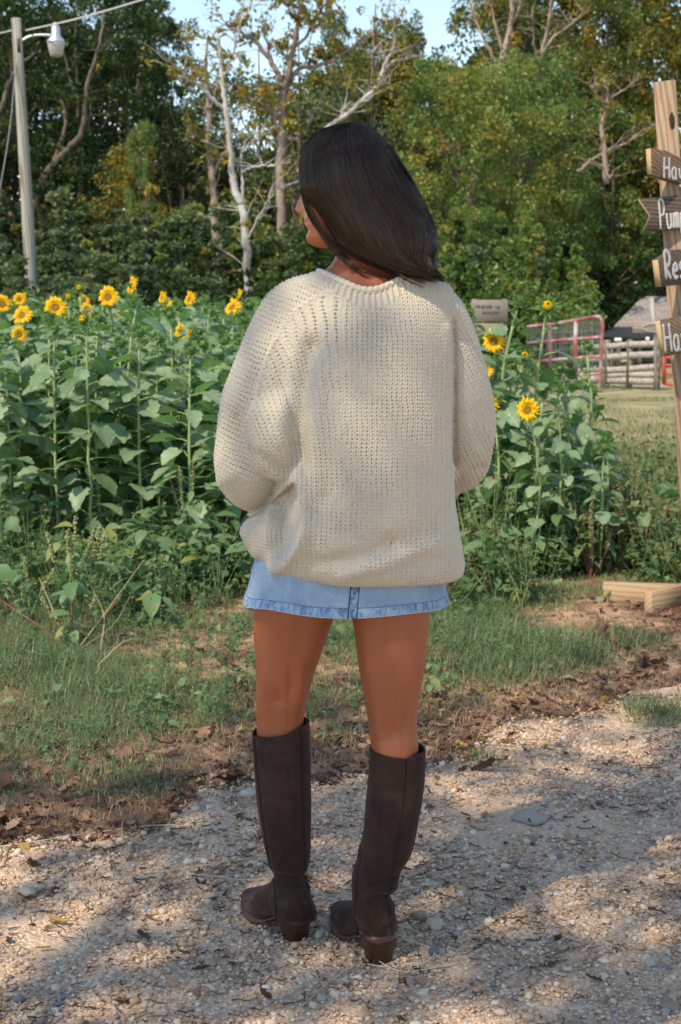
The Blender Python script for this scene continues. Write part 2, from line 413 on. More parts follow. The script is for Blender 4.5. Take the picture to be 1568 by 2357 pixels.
stone(1497, 2232, 0.018, M_quartz, 'light flat stone in the sunlit gravel near the lower right', 0.5, 5)
stone(1542, 2330, 0.02, M_tanstone, 'brown rounded stone in the bottom right corner of the gravel', 0.6, 6)
stone(64, 2060, 0.026, M_quartz, 'pale angular stone under a dead leaf at the left edge of the gravel', 0.6, 7)
# flat pale slab showing through the gravel
V, Fc = sub_ico(IV2, IF2); V = V * np.array([0.05, 0.05, 0.008]); V[:, :2] *= (1 + 0.25 * vnoise(np.arctan2(V[:, 1], V[:, 0]) * 1.3 + 9, V[:, 0] * 0 + 3, 1, 8))[:, None]
o = mesh_from('stone', V, None, Fc, True); o.materials.append(simple('slab_stone', (0.52, 0.44, 0.36), 0.9, 0.15, 0.35, 60, bumpd=0.006)); o = link(bpy.data.objects.new('stone', o))
p = G(1222, 1893); o.location = (p[0], p[1], float(pathz(p[0], p[1])) + 0.002); tag(o, 'broad flat grey stone sunk level with the gravel path', 'stone')

# twigs and straw
def curve_bits(N, pos, L, R, zf, k=5, sides=3, lift=0.006, curl=0.6):
    mb = MB(); yaw = rng.normal(0, 0.9, N)
    t = np.linspace(-0.5, 0.5, k)
    for i in range(N):
        c_ = rng.normal(0, curl); a = yaw[i] + c_ * t * 2
        dx = np.cumsum(np.cos(a)) * L[i] / k; dy = np.cumsum(np.sin(a)) * L[i] / k
        P = np.stack([pos[i, 0] + dx - dx.mean(), pos[i, 1] + dy - dy.mean(), np.zeros(k)], -1)
        P[:, 2] = zf(P[:, 0], P[:, 1]) + R[i] + np.abs(rng.normal(0, lift, k)) * (0.5 + np.abs(t))
        V, Q, T = tube(P, R[i] * (1 - 0.6 * np.linspace(0, 1, k)), sides, False); mb.add(V, Q, rnd=rng.random())
    return mb
m = Mat('twig_bark'); M_twig = m.pbr(m.ramp(m.attr('rnd'), [(0, (0.06, 0.045, 0.035)), (0.5, (0.13, 0.098, 0.074)), (0.8, (0.2, 0.15, 0.11)), (1, (0.26, 0.2, 0.08))]), 0.9, 0.15)
m = Mat('straw'); M_straw = m.pbr(m.ramp(m.attr('rnd'), [(0, (0.3, 0.2, 0.11)), (0.6, (0.5, 0.38, 0.22)), (1, (0.62, 0.52, 0.36))]), 0.7, 0.3)
N = 3000; p = sample_path(N * 2, -0.05); dn = vnoise(p[:, 0], p[:, 1], 0.2, 41); p = p[dn > rng.normal(0.05, 0.3, len(p))][:N]; N = len(p)
tag(curve_bits(N, p, 0.01 + 0.055 * rng.random(N) ** 2, rng.uniform(0.0007, 0.0027, N), pathz, 5, 4, .004, .22).build('twigs', M_twig), kind='stuff')
N = 420; p = sample_path(N, -0.15); o = curve_bits(N, p, rng.uniform(0.03, 0.13, N), rng.uniform(0.0005, 0.001, N), pathz, 7, curl=0.4)
for (a, b, c_) in (((0, 1960), (380, 1905), (560, 1935)), ((330, 2020), (560, 1990), (620, 1965)), ((430, 2020), (620, 2030), (760, 1960)), ((860, 2215), (930, 2245), (1060, 2225)), ((630, 2385), (800, 2240), (900, 2235)), ((880, 2160), (1000, 2200), (930, 2250))):
    P = interp_rows([G(*a), G(*b), G(*c_)], 14); P[:, 2] = pathz(P[:, 0], P[:, 1]) + 0.006; V, Q, T = tube(P, 0.0014, 4); o.add(V, Q, T, 0.9)
tag(o.build('straw', M_straw), kind='stuff')

# dead leaves
def leaf_tmpl():
    # lobed curled leaf, unit length 1 along +Y
    t = np.linspace(0, 1, 7); w = np.array([0.02, 0.26, 0.2, 0.38, 0.2, 0.22, 0.0])
    V = [];
    for a, b in zip(t, w):
        V += [(-b, a - 0.5, 0.16 * b + 0.25 * (a - 0.5) ** 2 * 1.4), (0, a - 0.5, 0.3 * (a - 0.5) ** 2), (b, a - 0.5, 0.35 * b + 0.25 * (a - 0.5) ** 2 * 1.4)]
    return np.array(V), grid_quads(7, 3, False)
LT, LQ = leaf_tmpl()
M_litter = leaf_mat('dead_leaf', [(0, (0.06, 0.032, 0.022)), (0.35, (0.15, 0.075, 0.05)), (0.65, (0.3, 0.165, 0.11)), (0.88, (0.42, 0.27, 0.19)), (1, (0.4, 0.28, 0.08))], 0.12, 0.75, 0.2, 0)
def litter(N, fdens, smin, smax, zoff=0.006, ylo=2.4, yhi=6.6, xlo=-2.6, xhi=3.2, bury=0.0):
    p = np.stack([rng.uniform(xlo, xhi, N * 6), rng.uniform(ylo, yhi, N * 6)], -1)
    p = p[np.abs(p[:, 0]) < 0.24 * p[:, 1] + 0.8]
    p = p[rng.random(len(p)) < fdens(p[:, 0], p[:, 1])][:N]; n = len(p); s = rng.uniform(smin, smax, n)
    s3 = np.stack([s * rng.uniform(0.6, 1.2, n), s, s * rng.uniform(0.3, 2.2, n) * rng.choice([1, 1, -0.8], n)], -1)
    V, Fc = scatter(LT, LQ, np.column_stack([p, hgt(p[:, 0], p[:, 1]) + zoff + s * rng.uniform(0, .16, n)]), rotm(rng.uniform(0, 6.28, n), rng.normal(0, .3, n), rng.normal(0, .35, n)), s3)
    V += rng.normal(0, 0.0015, V.shape)
    return V, Fc, np.repeat(np.clip(rng.normal(0.5, 0.24, n), 0, 1), len(LT))
def band_d(x, y):
    e = -path_edge(x, y); return np.clip(np.where(e > -0.04, np.exp(-np.maximum(e, 0) / 0.6), 0.0) * (0.75 + 0.5 * vnoise(x, y, 0.22, 51)), 0, 1) + 0.04 * (e > -0.3)
mb = MB()
V, Fc, r = litter(6500, band_d, 0.012, 0.042); mb.add(V, Fc, rnd=r)
V, Fc, r = litter(420, lambda x, y: band_d(x, y) * 0.8 + 0.08 * (path_edge(x, y) < 0), 0.045, 0.085); mb.add(V, Fc, rnd=r)
V, Fc, r = litter(420, lambda x, y: 0.5 * (path_edge(x, y) > 0.0), 0.012, 0.035); mb.add(V, Fc, rnd=r * 0.6)
for px, py, s, rr, yw in ((138, 2125, 0.05, 1.0, 1.5), (100, 2188, 0.035, 1.0, 1.9), (1255, 1990, 0.02, 0.4, 0.4), (60, 2070, 0.05, 0.2, 1.2), (330, 2165, 0.05, 0.25, 0.7), (462, 2240, 0.045, 0.12, 2.2), (118, 2115, 0.03, .95, 1.4),
                          (610, 2300, 0.045, 0.1, 0.5), (1365, 2270, 0.04, 0.25, 1.0), (1480, 1890, 0.045, 0.4, 2.0), (930, 2010, 0.04, 0.1, 1.1), (1070, 1890, 0.035, 0.15, 0.9)):
    p = G(px, py); V, Fc = scatter(LT, LQ, np.array([[p[0], p[1], pathz(p[0], p[1]) + 0.008]]), rotm(np.array([yw]), np.array([0.1]), np.array([0.3])), np.array([[s * .6, s, s * 1.3]])); mb.add(V, Fc, rnd=rr)
tag(mb.build('fallen_leaves', M_litter), kind='stuff')

# ------------------------------------------------------------------ grass
def blades(p, hgts, wid, lean=0.5, segs=3, zf=hgt, yaw=None):
    """curved tapering blades; returns V,Q"""
    n = len(p); yaw = rng.uniform(0, 6.28, n) if yaw is None else yaw; ln = np.abs(rng.normal(lean, 0.28, n)) + 0.1
    t = np.linspace(0, 1, segs + 1); V = np.zeros((n, segs + 1, 2, 3)); d = np.stack([np.cos(yaw), np.sin(yaw)], -1); s = np.stack([-np.sin(yaw), np.cos(yaw)], -1)
    z0 = zf(p[:, 0], p[:, 1])
    for i, tt in enumerate(t):
        ang = ln * tt * 1.3; rr = hgts * tt
        off = d * (rr * np.sin(ang))[:, None]; w = (wid * (1 - tt) ** 0.7 * 0.5)[:, None]
        for j, sg in enumerate((-1, 1)):
            V[:, i, j, :2] = p + off + s * w * sg; V[:, i, j, 2] = z0 + rr * np.cos(ang)
    Q = grid_quads(segs + 1, 2, False)[None] + (np.arange(n) * (segs + 1) * 2)[:, None, None]
    return V.reshape(-1, 3), Q.reshape(-1, 4)
def sample(N, f, xlo, xhi, ylo, yhi, mx=0.9):
    out = []; c_ = 0
    for _ in range(60):
        p = np.stack([rng.uniform(xlo, xhi, N), rng.uniform(ylo, yhi, N)], -1); p = p[np.abs(p[:, 0]) < 0.245 * p[:, 1] + mx]
        p = p[rng.random(len(p)) < f(p[:, 0], p[:, 1])]; out.append(p); c_ += len(p)
        if c_ > N: break
    return np.concatenate(out)[:N]
tufts = [(280, 1600, .26, 1.0), (180, 1560, .25, .9), (60, 1500, .3, .9), (20, 1700, .25, .5), (400, 1600, .13, .5), (1080, 1450, .2, 1), (1180, 1500, .22, 1), (1280, 1520, .2, 1.1), (1120, 1560, .18, .8), (1000, 1480, .2, .6), (1060, 1400, .2, .8),
         (860, 1500, .2, .55), (790, 1450, .2, .6), (660, 1800, .0, 0), (1100, 1755, .06, .8), (1540, 1655, .1, .9), (1480, 1650, .08, .8), (640, 1500, .1, .5), (1450, 1480, .18, .7), (270, 1790, .12, .6), (330, 1830, .1, .5), (1190, 1530, .2, .8),
         (720, 1620, .08, .4), (780, 1700, .07, .4), (500, 1440, .15, .4), (250, 1440, .2, .8), (120, 1420, .25, .8)]
tg = [(G(a, b)[:2], r_, w) for a, b, r_, w in tufts if w > 0]
bare = [(G(a, b)[:2], r_) for a, b, r_ in ((540, 1545, .12), (400, 1530, .12), (1320, 1430, .16), (1330, 1440, .1), (560, 1400, .1), (520, 1500, .1))]
def gd(x, y):
    e = -path_edge(x, y); b = np.clip(0.15 + 0.85 * vnoise(x, y, 0.45, 61) + 0.3 * vnoise(x, y, 0.14, 62), 0, 1) * np.clip((e - 0.2) / 0.7, 0, 1)
    for c_, r_, w in tg: b = b + w * np.exp(-(((x - c_[0]) ** 2 + ((y - c_[1]) / 1.3) ** 2) / r_ ** 2))
    for c_, r_ in bare: b = b * (1 - 0.93 * np.exp(-(((x - c_[0]) ** 2 + (y - c_[1]) ** 2) / r_ ** 2)))
    return np.clip(b, 0, 1) * (1 - .8 * np.exp(-(((x - 1.5) / .45) ** 2 + ((y - 6.05) / .35) ** 2) ** 2))
M_grass = leaf_mat('grass_blade', [(0, (0.055, 0.105, 0.035)), (0.4, (0.12, 0.19, 0.075)), (0.72, (0.2, 0.27, 0.125)), (1, (0.42, 0.36, 0.19))], 0.3, 0.45, 0.5, 0)
M_dry = leaf_mat('dry_grass_blade', [(0, (0.18, 0.11, 0.07)), (0.5, (0.36, 0.26, 0.165)), (1, (0.52, 0.43, 0.3))], 0.25, 0.6, 0.3, 0)
mb = MB()
N = 60000; p = sample(N, gd, -2.9, 3.4, 3.2, 8.0); N = len(p)
tuf = np.zeros(N)
for c_, r_, w in tg: tuf += w * np.exp(-(((p[:, 0] - c_[0]) ** 2 + ((p[:, 1] - c_[1]) / 1.3) ** 2) / r_ ** 2))
hh = rng.uniform(0.02, 0.055, N) * (1 + np.clip(tuf, 0, 1.3) * 1.2)
V, Q = blades(p, hh, rng.uniform(0.0018, 0.0042, N), 0.7); rr = np.repeat(np.clip(rng.normal(0.5, 0.22, N), 0, 1), 8); mb.add(V, Q, rnd=rr)
tag(mb.build('grass', M_grass), kind='stuff')
mb = MB()
def dd(x, y):
    e = -path_edge(x, y); b = 0.8 * np.exp(-np.abs(e - 0.25) / 0.22) * (0.7 + 0.6 * vnoise(x, y, 0.2, 71)) + 0.26 * (e > 0)
    for (a, b2, r_) in ((1130, 1640, .1), (700, 1780, .1), (610, 1690, .08), (1200, 1655, .08), (100, 1740, .2), (250, 1760, .2), (40, 1650, .15), (390, 2045, .03), (340, 1800, .15), (560, 1850, .05)):
        c_ = G(a, b2); b = b + 1.2 * np.exp(-((x - c_[0]) ** 2 + (y - c_[1]) ** 2) / r_ ** 2)
    return np.clip(b, 0, 1)
N = 19000; p = sample(N, dd, -2.6, 3.0, 2.8, 7.0); N = len(p)
V, Q = blades(p, rng.uniform(0.02, 0.075, N), rng.uniform(0.0012, 0.003, N), 1.1); mb.add(V, Q, rnd=np.repeat(rng.random(N), 8))
tag(mb.build('dry_grass', M_dry), kind='stuff')
M_meadow = leaf_mat('meadow_blade', [(0, (0.09, 0.13, 0.05)), (0.5, (0.26, 0.26, 0.12)), (1, (0.5, 0.42, 0.27))], 0.3, 0.5, 0.4, 0)
# far lawn on the right
mb = MB(); N = 22000
p = sample(N, lambda x, y: np.clip(0.5 + vnoise(x, y, 1.2, 81), 0, 1) * (0.25 + 0.75 * (8 / y)), 0.6, 8, 7.8, 24); N = len(p)
V, Q = blades(p, rng.uniform(0.03, 0.12, N), rng.uniform(0.004, 0.009, N), 0.6, 2); mb.add(V, Q, rnd=np.repeat(np.clip(rng.normal(0.5, 0.3, N), 0, 1), 6))
tag(mb.build('meadow_grass', M_meadow), kind='stuff')
# ================================================================== WOODS
def clump_leaves(centers, radii, per, leaf, up=0.3, shell=0.65, rs=None):
    """leaf triangles pairs around clump centres -> V,T,rnd"""
    rs = rs or rng; K = len(centers); n = K * per
    ci = np.repeat(np.arange(K), per)
    d = rs.normal(size=(n, 3)); d /= np.linalg.norm(d, axis=1)[:, None]
    r = radii[ci] * (shell + (1 - shell) * rs.random(n)) * rs.random(n) ** 0.25
    pos = centers[ci] + d * r[:, None] * np.array([1, 1, 0.75])
    s = leaf * rs.uniform(0.6, 1.4, n)
    tv = np.array([(0, -.5, 0), (0.32, 0, 0.1), (0, .55, 0), (-0.32, 0, 0.1)]); tf = np.array([(0, 1, 2), (0, 2, 3)])
    V, T = scatter(tv, tf, pos, rotm(rs.uniform(0, 6.28, n), rs.normal(0.2, 0.7, n), rs.normal(0, .6, n)), s)
    tone = rs.normal(0, 0.13, K)[ci] + rs.normal(0, 0.13, n)
    return V, T, np.repeat(np.clip(0.45 + tone, 0, 1), 4)
def crown_points(w, h, z0, seed, n_main=26, n_sub=9, gap=0.0, taper=0.5):
    r_ = np.random.default_rng(seed); C = []
    mains = []
    while len(mains) < n_main:
        u = r_.random(); a = r_.uniform(0, 6.28); prof = math.sin(math.pi * min(1, (0.12 + 0.88 * u))) ** taper
        rr = w / 2 * prof * r_.random() ** 0.4
        mains.append((rr * math.cos(a), rr * math.sin(a), z0 + (h - z0) * u))
    mains = np.array(mains)
    for c_ in mains:
        k = r_.integers(n_sub // 2, n_sub + 1)
        C.append(c_ + r_.normal(0, w * 0.085, (k, 3)) * np.array([1, 1, 0.8]))
    C = np.concatenate(C); C[:, 2] = np.clip(C[:, 2], z0 * 0.6, h)
    return C, mains
def limb_mesh(mains, h, seed, r0=0.22, base=(0, 0), lean=(0, 0), zbase=-0.2, frac=0.85):
    r_ = np.random.default_rng(seed + 99); mb = MB()
    top = np.array([lean[0], lean[1], h * frac])
    ts = np.linspace(0, 1, 10); P = np.stack([base[0] + top[0] * ts + 0.15 * np.sin(ts * 5 + seed), base[1] + top[1] * ts, zbase + (top[2] - zbase) * ts], -1)
    V, Q, T = tube(P, r0 * (1 - 0.85 * ts), 8); mb.add(V, Q, T, 0.5)
    for c_ in mains:
        if c_[2] < h * .3 or r_.random() < .3: continue
        zt = min(c_[2] * r_.uniform(0.45, 0.8), h * frac * 0.9); f = (zt - zbase) / (top[2] - zbase)
        st = np.array([np.interp(f, ts, P[:, i]) for i in range(3)])
        mid = (st + c_) / 2 + r_.normal(0, 0.2, 3) + np.array([0, 0, -0.15])
        t = np.linspace(0, 1, 7)[:, None]; B = (1 - t) ** 2 * st + 2 * t * (1 - t) * mid + t * t * c_ + r_.normal(0, 0.05, (7, 3))
        B[0] = st
        V, Q, T = tube(B, r0 * 0.38 * (1 - 0.85 * t[:, 0]) * r_.uniform(.5, 1), 5, False); mb.add(V, Q, rnd=r_.random())
    return mb
def bark_mat(name, a, b, sc=6):
    m = Mat(name); v = m.map(m.obj(), (sc, sc, sc * 0.25)); n = m.noise(1.0, 5, v, 0.65)
    return m.pbr(m.ramp(n, [(0.35, a), (0.65, b)]), 0.9, 0.15, m.bump(n, 0.02))
M_bark = bark_mat('bark_brown', (0.07, 0.052, 0.042), (0.21, 0.17, 0.14))
M_white = bark_mat('bark_pale', (0.2, 0.16, 0.14), (0.62, 0.6, 0.58), 2.2)
M_pinkbark = bark_mat('bark_tan', (0.16, 0.11, 0.09), (0.42, 0.33, 0.28), 4)
ML = {
 'dark': leaf_mat('leaf_dark', [(0, (0.012, 0.03, 0.01)), (0.4, (0.035, 0.07, 0.02)), (0.7, (0.08, 0.125, 0.035)), (0.9, (0.15, 0.16, 0.04)), (1, (0.3, 0.16, 0.04))], 0.3, 0.45),
 'green': leaf_mat('leaf_green', [(0, (0.045, 0.095, 0.025)), (0.35, (0.11, 0.20, 0.06)), (0.58, (0.2, 0.27, 0.08)), (0.78, (0.34, 0.29, 0.075)), (1, (0.45, 0.23, 0.08))], 0.35, 0.4),
 'olive': leaf_mat('leaf_olive', [(0, (0.04, 0.06, 0.018)), (0.35, (0.105, 0.13, 0.035)), (0.6, (0.21, 0.2, 0.048)), (0.8, (0.36, 0.26, 0.05)), (1, (0.4, 0.17, 0.05))], 0.35, 0.45),
 'grey': leaf_mat('leaf_greygreen', [(0, (0.045, 0.075, 0.035)), (0.45, (0.11, 0.16, 0.075)), (0.75, (0.19, 0.235, 0.11)), (1, (0.3, 0.27, 0.11))], 0.3, 0.5),
}
def make_tree_meshes(key, w, h, z0, seed, leaf=0.15, n_main=30, n_sub=10, per=95, cr=0.62, r0=0.2, taper=0.5, bark=None, twigs=False):
    C, mains = crown_points(w, h, z0, seed, n_main, n_sub, taper=taper)
    r_ = np.random.default_rng(seed + 5); rad = cr * r_.uniform(0.55, 1.25, len(C))
    V, T, rr = clump_leaves(C, rad, per, leaf, rs=r_)
    cm = mesh_from('crown', V, None, T, False, rr); cm.materials.append(ML[key])
    tm = limb_mesh(mains, h, seed, r0).mesh('trunk'); tm.materials.append(bark or M_bark)
    return cm, tm
KINDS = {
 'dark1': make_tree_meshes('dark', 6.5, 13, 1.0, 1, n_main=40, per=100), 'dark2': make_tree_meshes('dark', 5.5, 13, 1.5, 2, n_main=36, per=90),
 'vine': make_tree_meshes('green', 6.8, 9.5, 0.2, 3, leaf=0.125, n_main=44, per=105, cr=.58, taper=0.22), 'green2': make_tree_meshes('green', 5.5, 12, 1.0, 4),
 'olive1': make_tree_meshes('olive', 6.5, 13, 2.0, 5, per=90), 'olive2': make_tree_meshes('olive', 5.0, 10, 1.0, 6, per=80),
 'thin': make_tree_meshes('grey', 5.0, 9, 0.5, 7, n_main=26, per=55, cr=0.55), 'sparse': make_tree_meshes('olive', 5.0, 12, 4.5, 8, n_main=14, n_sub=6, per=36, cr=0.5),
}
def place_tree(kind, px, Y, top_py, label, group=None, wsc=1.0, cat='tree', name='leafy_tree', hs=None):
    cm, tm = KINDS[kind]; x = W(px, 700, Y)[0]; z = W(px, top_py, Y)[2]; hh = max(v[2] for v in (cm.vertices[i].co for i in range(0, len(cm.vertices), 37)))
    s = z / hh
    e = empty(name, (x, Y, 0), 0, label, cat, group); e.scale = (s * wsc, s * wsc, s)
    e.rotation_euler = (0, 0, rng.uniform(0, 6.28))
    link(bpy.data.objects.new('trunk', tm), e); link(bpy.data.objects.new('crown', cm), e); return e
TREES = [
 ('dark1', 40, 47, -120, 'tall dark evergreen tree behind the utility pole, filling the top left corner', None, .8),
 ('dark2', 190, 45, -100, 'tall dark leafy tree just right of the utility pole, sky showing through its crown', None, .8),
 ('dark1', 330, 48, -40, 'tall dark leafy tree whose top stands against the first patch of blue sky', None, .62),
 ('dark2', -90, 44, -100, None, 'bg', .9),
 ('dark2', 110, 52, 60, None, 'bg', 1.0),
 ('dark1', 430, 46, 250, 'rounded dark tree left of the white forked trunk', None, .75),
 ('olive2', 300, 41, 330, 'bushy tree with a few yellow leaves below the tall dark trees on the left', None, .8),
 ('green2', 340, 38.5, 280, 'narrow bright green tree in front of dark trees between pole and white trunk', None, .42),
 ('dark2', 200, 42, 380, None, 'bg', .9),
 ('dark2', 100, 40, 420, None, 'bg', .9), ('dark1', 10, 39, 450, None, 'bg', .9),
 ('thin', 440, 52, 170, None, 'bg', .9), ('thin', 560, 50, 290, None, 'bg', .9), ('dark2', 520, 52, 330, None, 'bg', 1.1), ('dark1', 640, 54, 350, None, 'bg', 1.1),
 ('thin', 700, 53, 200, None, 'bg', 1.0), ('thin', 820, 50, 175, 'grey green thin leaved tree just above and left of the head of the person', None, 1.1), ('olive2', 760, 56, 150, None, 'bg', 1.0),
 ('olive1', 930, 54, 40, 'tall tree with orange yellow leaves above and right of the head', None, .7), ('dark1', 860, 56, 280, None, 'bg', 1.2),
 ('sparse', 690, 46, -60, 'thin crowned tree with orange leaves against the blue sky', None, .55),
 ('vine', 1080, 37, 130, 'bright green vine covered tree right of the head of the person', None, .9), ('vine', 1215, 40.5, 105, 'bright green vine covered tree crowned by pale bare branches', None, .66),
 ('vine', 1110, 35, 470, 'low vine covered mound of green and rust leaves under the bright trees', None, 1.0),
 ('olive1', 1180, 52, -30, 'olive tree behind the bright vine covered trees, reaching the top of the picture', None, .7),
 ('olive1', 1380, 46, -60, 'tall yellow green tree left of the top of the sign post', None, .75), ('green2', 1520, 47, -130, 'tall leafy tree behind the top of the sign post in the top right corner', None, .95),
 ('olive1', 1640, 46, -130, None, 'bg', .95), ('green2', 1330, 47, 330, 'middle height green tree left of the sign boards', None, .9), ('dark1', 1480, 50, 380, 'dark tree standing above the barn roof', None, .95),
 ('dark2', 1420, 52, 540, None, 'bg', 1.3), ('dark2', 1600, 50, 330, None, 'bg', .9), ('dark1', 1300, 52, 480, None, 'bg', 1.2), ('green2', 1050, 48, 250, None, 'bg', 1.0),
 ('olive1', 1130, 56, -120, None, 'bg', .8), ('olive2', 1270, 57, -140, None, 'bg', .9), ('olive1', 1450, 55, -160, None, 'bg', .9), ('green2', 1000, 50, 130, None, 'bg', .8), ('olive2', 960, 44, 240, None, 'bg', .7), ('green2', 1400, 44, 240, None, 'bg', .8), ('olive1', 780, 60, 20, None, 'bg', .5), ('sparse', 860, 50, -90, 'thin crowned tree with orange leaves leaning over the arching white limb', None, .6), ('sparse', 600, 52, -30, 'sparse yellowing treetop in the sky gap right of the pale forked trunk', None, .5),
 ('dark2', 400, 55, 40, None, 'bg', .8), ('dark1', 260, 56, -80, None, 'bg', .9), ('dark2', 100, 55, -100, None, 'bg', .9), ('olive2', 880, 52, 60, None, 'bg', .7), ('thin', 640, 58, 150, None, 'bg', .9), ('thin', 500, 57, 130, None, 'bg', .6),
 ('dark1', 1760, 44, -60, None, 'bg', 1.0), ('dark1', -230, 46, -60, None, 'bg', 1.0),
]
for i, (k, px, Y, ty, lab, grp, ws) in enumerate(TREES):
    if lab is None:
        place_tree(k, px, Y, ty, 'leafy woodland tree merged into the dark wall of trees behind the field', 'woodland trees behind the field', ws)
    else: place_tree(k, px, Y, ty, lab, None, ws)
# far wood seen through the gaps
mb = MB(); C = []
for _ in range(900):
    x = rng.uniform(-26, 30); y = rng.uniform(57, 66); pxx = CX + F * x / y
    topz = (730 - np.interp(pxx, [-200, 0, 400, 440, 620, 800, 900, 1568, 1900], [120, 100, 150, 330, 380, 300, 200, 90, 60])) / F * y + 1.3
    C.append((x, y, rng.uniform(0, 1) ** 0.9 * topz))
V, T, rr = clump_leaves(np.array(C), rng.uniform(0.9, 1.5, 900), 75, 0.34); mb.add(V, T=T, rnd=rr)
tag(mb.build('distant_wood', ML['dark'], smooth=False), kind='stuff')

# ---- bare and pale trees drawn limb by limb
def limb_tree(label, Y, limbs, mat, name='bare_tree', leaves=None, yj=0.5, seed=0, lk='olive', ls=0.12):
    r_ = np.random.default_rng(seed); base = W(*limbs[0][0][0], Y); e = empty(name, (base[0], Y, 0), 0, label, 'tree')
    mb = MB(); tips = []
    for pts, ra, rb in limbs:
        dY = r_.normal(0, yj) if mb.n else 0
        P = np.array([W(a, b, Y + dY * (i / max(1, len(pts) - 1))) for i, (a, b) in enumerate(pts)]); P = interp_rows(P, len(pts) * 5)
        P = P - np.array([base[0], Y, 0]); P += r_.normal(0, 0.012, P.shape)
        t = np.linspace(0, 1, len(P)); V, Q, T = tube(P, ra + (rb - ra) * t, 8); mb.add(V, Q, T, r_.random())
        for k in range(int(len(P) * .55)):   # twigs
            i = r_.integers(len(P) // 3, len(P)); d = r_.normal(0, 1, 3); d[2] = abs(d[2]) * .7 + .1; d /= np.linalg.norm(d); L = r_.uniform(0.25, 1.1)
            B = P[i] + np.outer(np.linspace(0, 1, 6), d) * L + r_.normal(0, 0.03 * L, (6, 3)).cumsum(0); B[0] = P[i]
            V, Q, T = tube(B, np.linspace(0.014, 0.003, 6), 4, False); mb.add(V, Q, rnd=r_.random()); tips.append(B[-1]); tips.append(B[3])
    mb.build('trunk', mat, e)
    if leaves:
        tips = np.array(tips); sel = tips[r_.random(len(tips)) < leaves]
        V, T, rr = clump_leaves(sel, r_.uniform(0.15, 0.5, len(sel)), 16, ls, shell=0.2, rs=r_)
        me = mesh_from('crown', V, None, T, False, np.clip(rr + 0.22, 0, 1)); me.materials.append(ML[lk]); link(bpy.data.objects.new('crown', me), e)
    return e
limb_tree('pale white barked forked tree with a bare trunk left of the person', 31, [
    ([(574, 700), (572, 640), (566, 560), (562, 500), (556, 470)], .095, .085), ([(556, 470), (540, 430), (532, 360), (522, 270), (512, 200), (507, 120), (503, 90)], .085, .03),
    ([(516, 248), (498, 236), (470, 205), (445, 188), (425, 178), (418, 160)], .045, .015), ([(514, 175), (530, 140), (545, 95), (556, 40), (560, 10)], .03, .012),
    ([(560, 478), (558, 420), (556, 350), (570, 320), (600, 300)], .04, .01), ([(556, 395), (580, 385), (620, 380), (670, 375)], .03, .008), ([(566, 560), (590, 510), (620, 460), (650, 410)], .03, .01)], M_white, seed=1, leaves=0.12, yj=.3)
limb_tree('slender tan trunked tree just left of the white forked trunk', 33, [
    ([(515, 680), (508, 600), (500, 560), (494, 500), (492, 440), (486, 380), (480, 320), (478, 230), (474, 150), (478, 90)], .12, .03),
    ([(492, 400), (505, 370), (515, 350)], .04, .02), ([(480, 315), (450, 315), (420, 322)], .03, .01), ([(482, 250), (500, 200), (520, 170)], .03, .01)], M_pinkbark, seed=2, leaves=0.3, yj=.4)
limb_tree('forked tree with white upper limbs and yellow leaves, left of the head', 40, [
    ([(648, 640), (648, 560), (650, 480), (646, 400), (650, 330), (650, 270), (652, 220), (650, 190)], .15, .11),
    ([(650, 190), (640, 170), (622, 140), (600, 110), (580, 85), (545, 70), (520, 55)], .09, .03), ([(652, 205), (662, 180), (675, 110), (685, 60), (690, 10), (686, -20)], .09, .04),
    ([(655, 215), (680, 165), (700, 155), (740, 148), (790, 125), (840, 85), (870, 60)], .075, .02), ([(650, 275), (630, 260), (600, 240), (580, 228)], .07, .04),
    ([(622, 140), (615, 100), (600, 60)], .04, .015), ([(675, 110), (700, 90), (735, 30), (760, -10)], .05, .02), ([(690, 60), (670, 30), (655, 0)], .04, .015), ([(700, 155), (712, 110), (720, 60)], .03, .01)],
    M_pinkbark, seed=3, leaves=0.55, yj=.8, ls=.15)
limb_tree('leaning white bare limb arching over the head of the person', 36, [
    ([(690, 400), (720, 330), (760, 290), (800, 262), (840, 225), (868, 200), (895, 150), (930, 135), (965, 130)], .085, .03),
    ([(868, 200), (885, 150), (905, 110), (908, 60), (910, 0)], .05, .012), ([(840, 225), (860, 200), (900, 190)], .03, .01), ([(895, 150), (880, 130), (860, 118)], .03, .01),
    ([(780, 278), (790, 250), (810, 235)], .025, .01)], M_white, seed=4, leaves=0.1, yj=.5)
limb_tree('pale bare branched tree rising out of the vine covered trees', 41, [
    ([(1150, 330), (1148, 250), (1150, 180), (1160, 120), (1175, 60), (1180, 0), (1176, -30)], .12, .05), ([(1150, 165), (1130, 120), (1100, 60), (1085, 0)], .06, .02),
    ([(1160, 120), (1140, 60), (1130, 0)], .05, .02), ([(1175, 60), (1195, 20), (1200, -20)], .05, .02), ([(1230, 300), (1236, 200), (1245, 130), (1262, 60), (1268, 0)], .08, .03), ([(1236, 150), (1270, 90), (1310, 60), (1340, 30)], .05, .015),
    ([(1240, 160), (1228, 100), (1225, 30)], .045, .015)], M_pinkbark, seed=5, leaves=0.08, yj=.6)
limb_tree('dead white branched tree in front of the green trees left of the sign post', 38, [
    ([(1395, 420), (1390, 330), (1385, 290), (1400, 230), (1390, 180)], .08, .025), ([(1330, 395), (1360, 370), (1385, 355), (1410, 340), (1440, 330), (1480, 300), (1510, 285)], .05, .015),
    ([(1400, 230), (1430, 210), (1460, 195)], .035, .01), ([(1385, 355), (1395, 390), (1402, 410)], .03, .02), ([(1400, 240), (1370, 215), (1350, 190)], .03, .01)], M_pinkbark, seed=6, leaves=0.15, yj=.5)
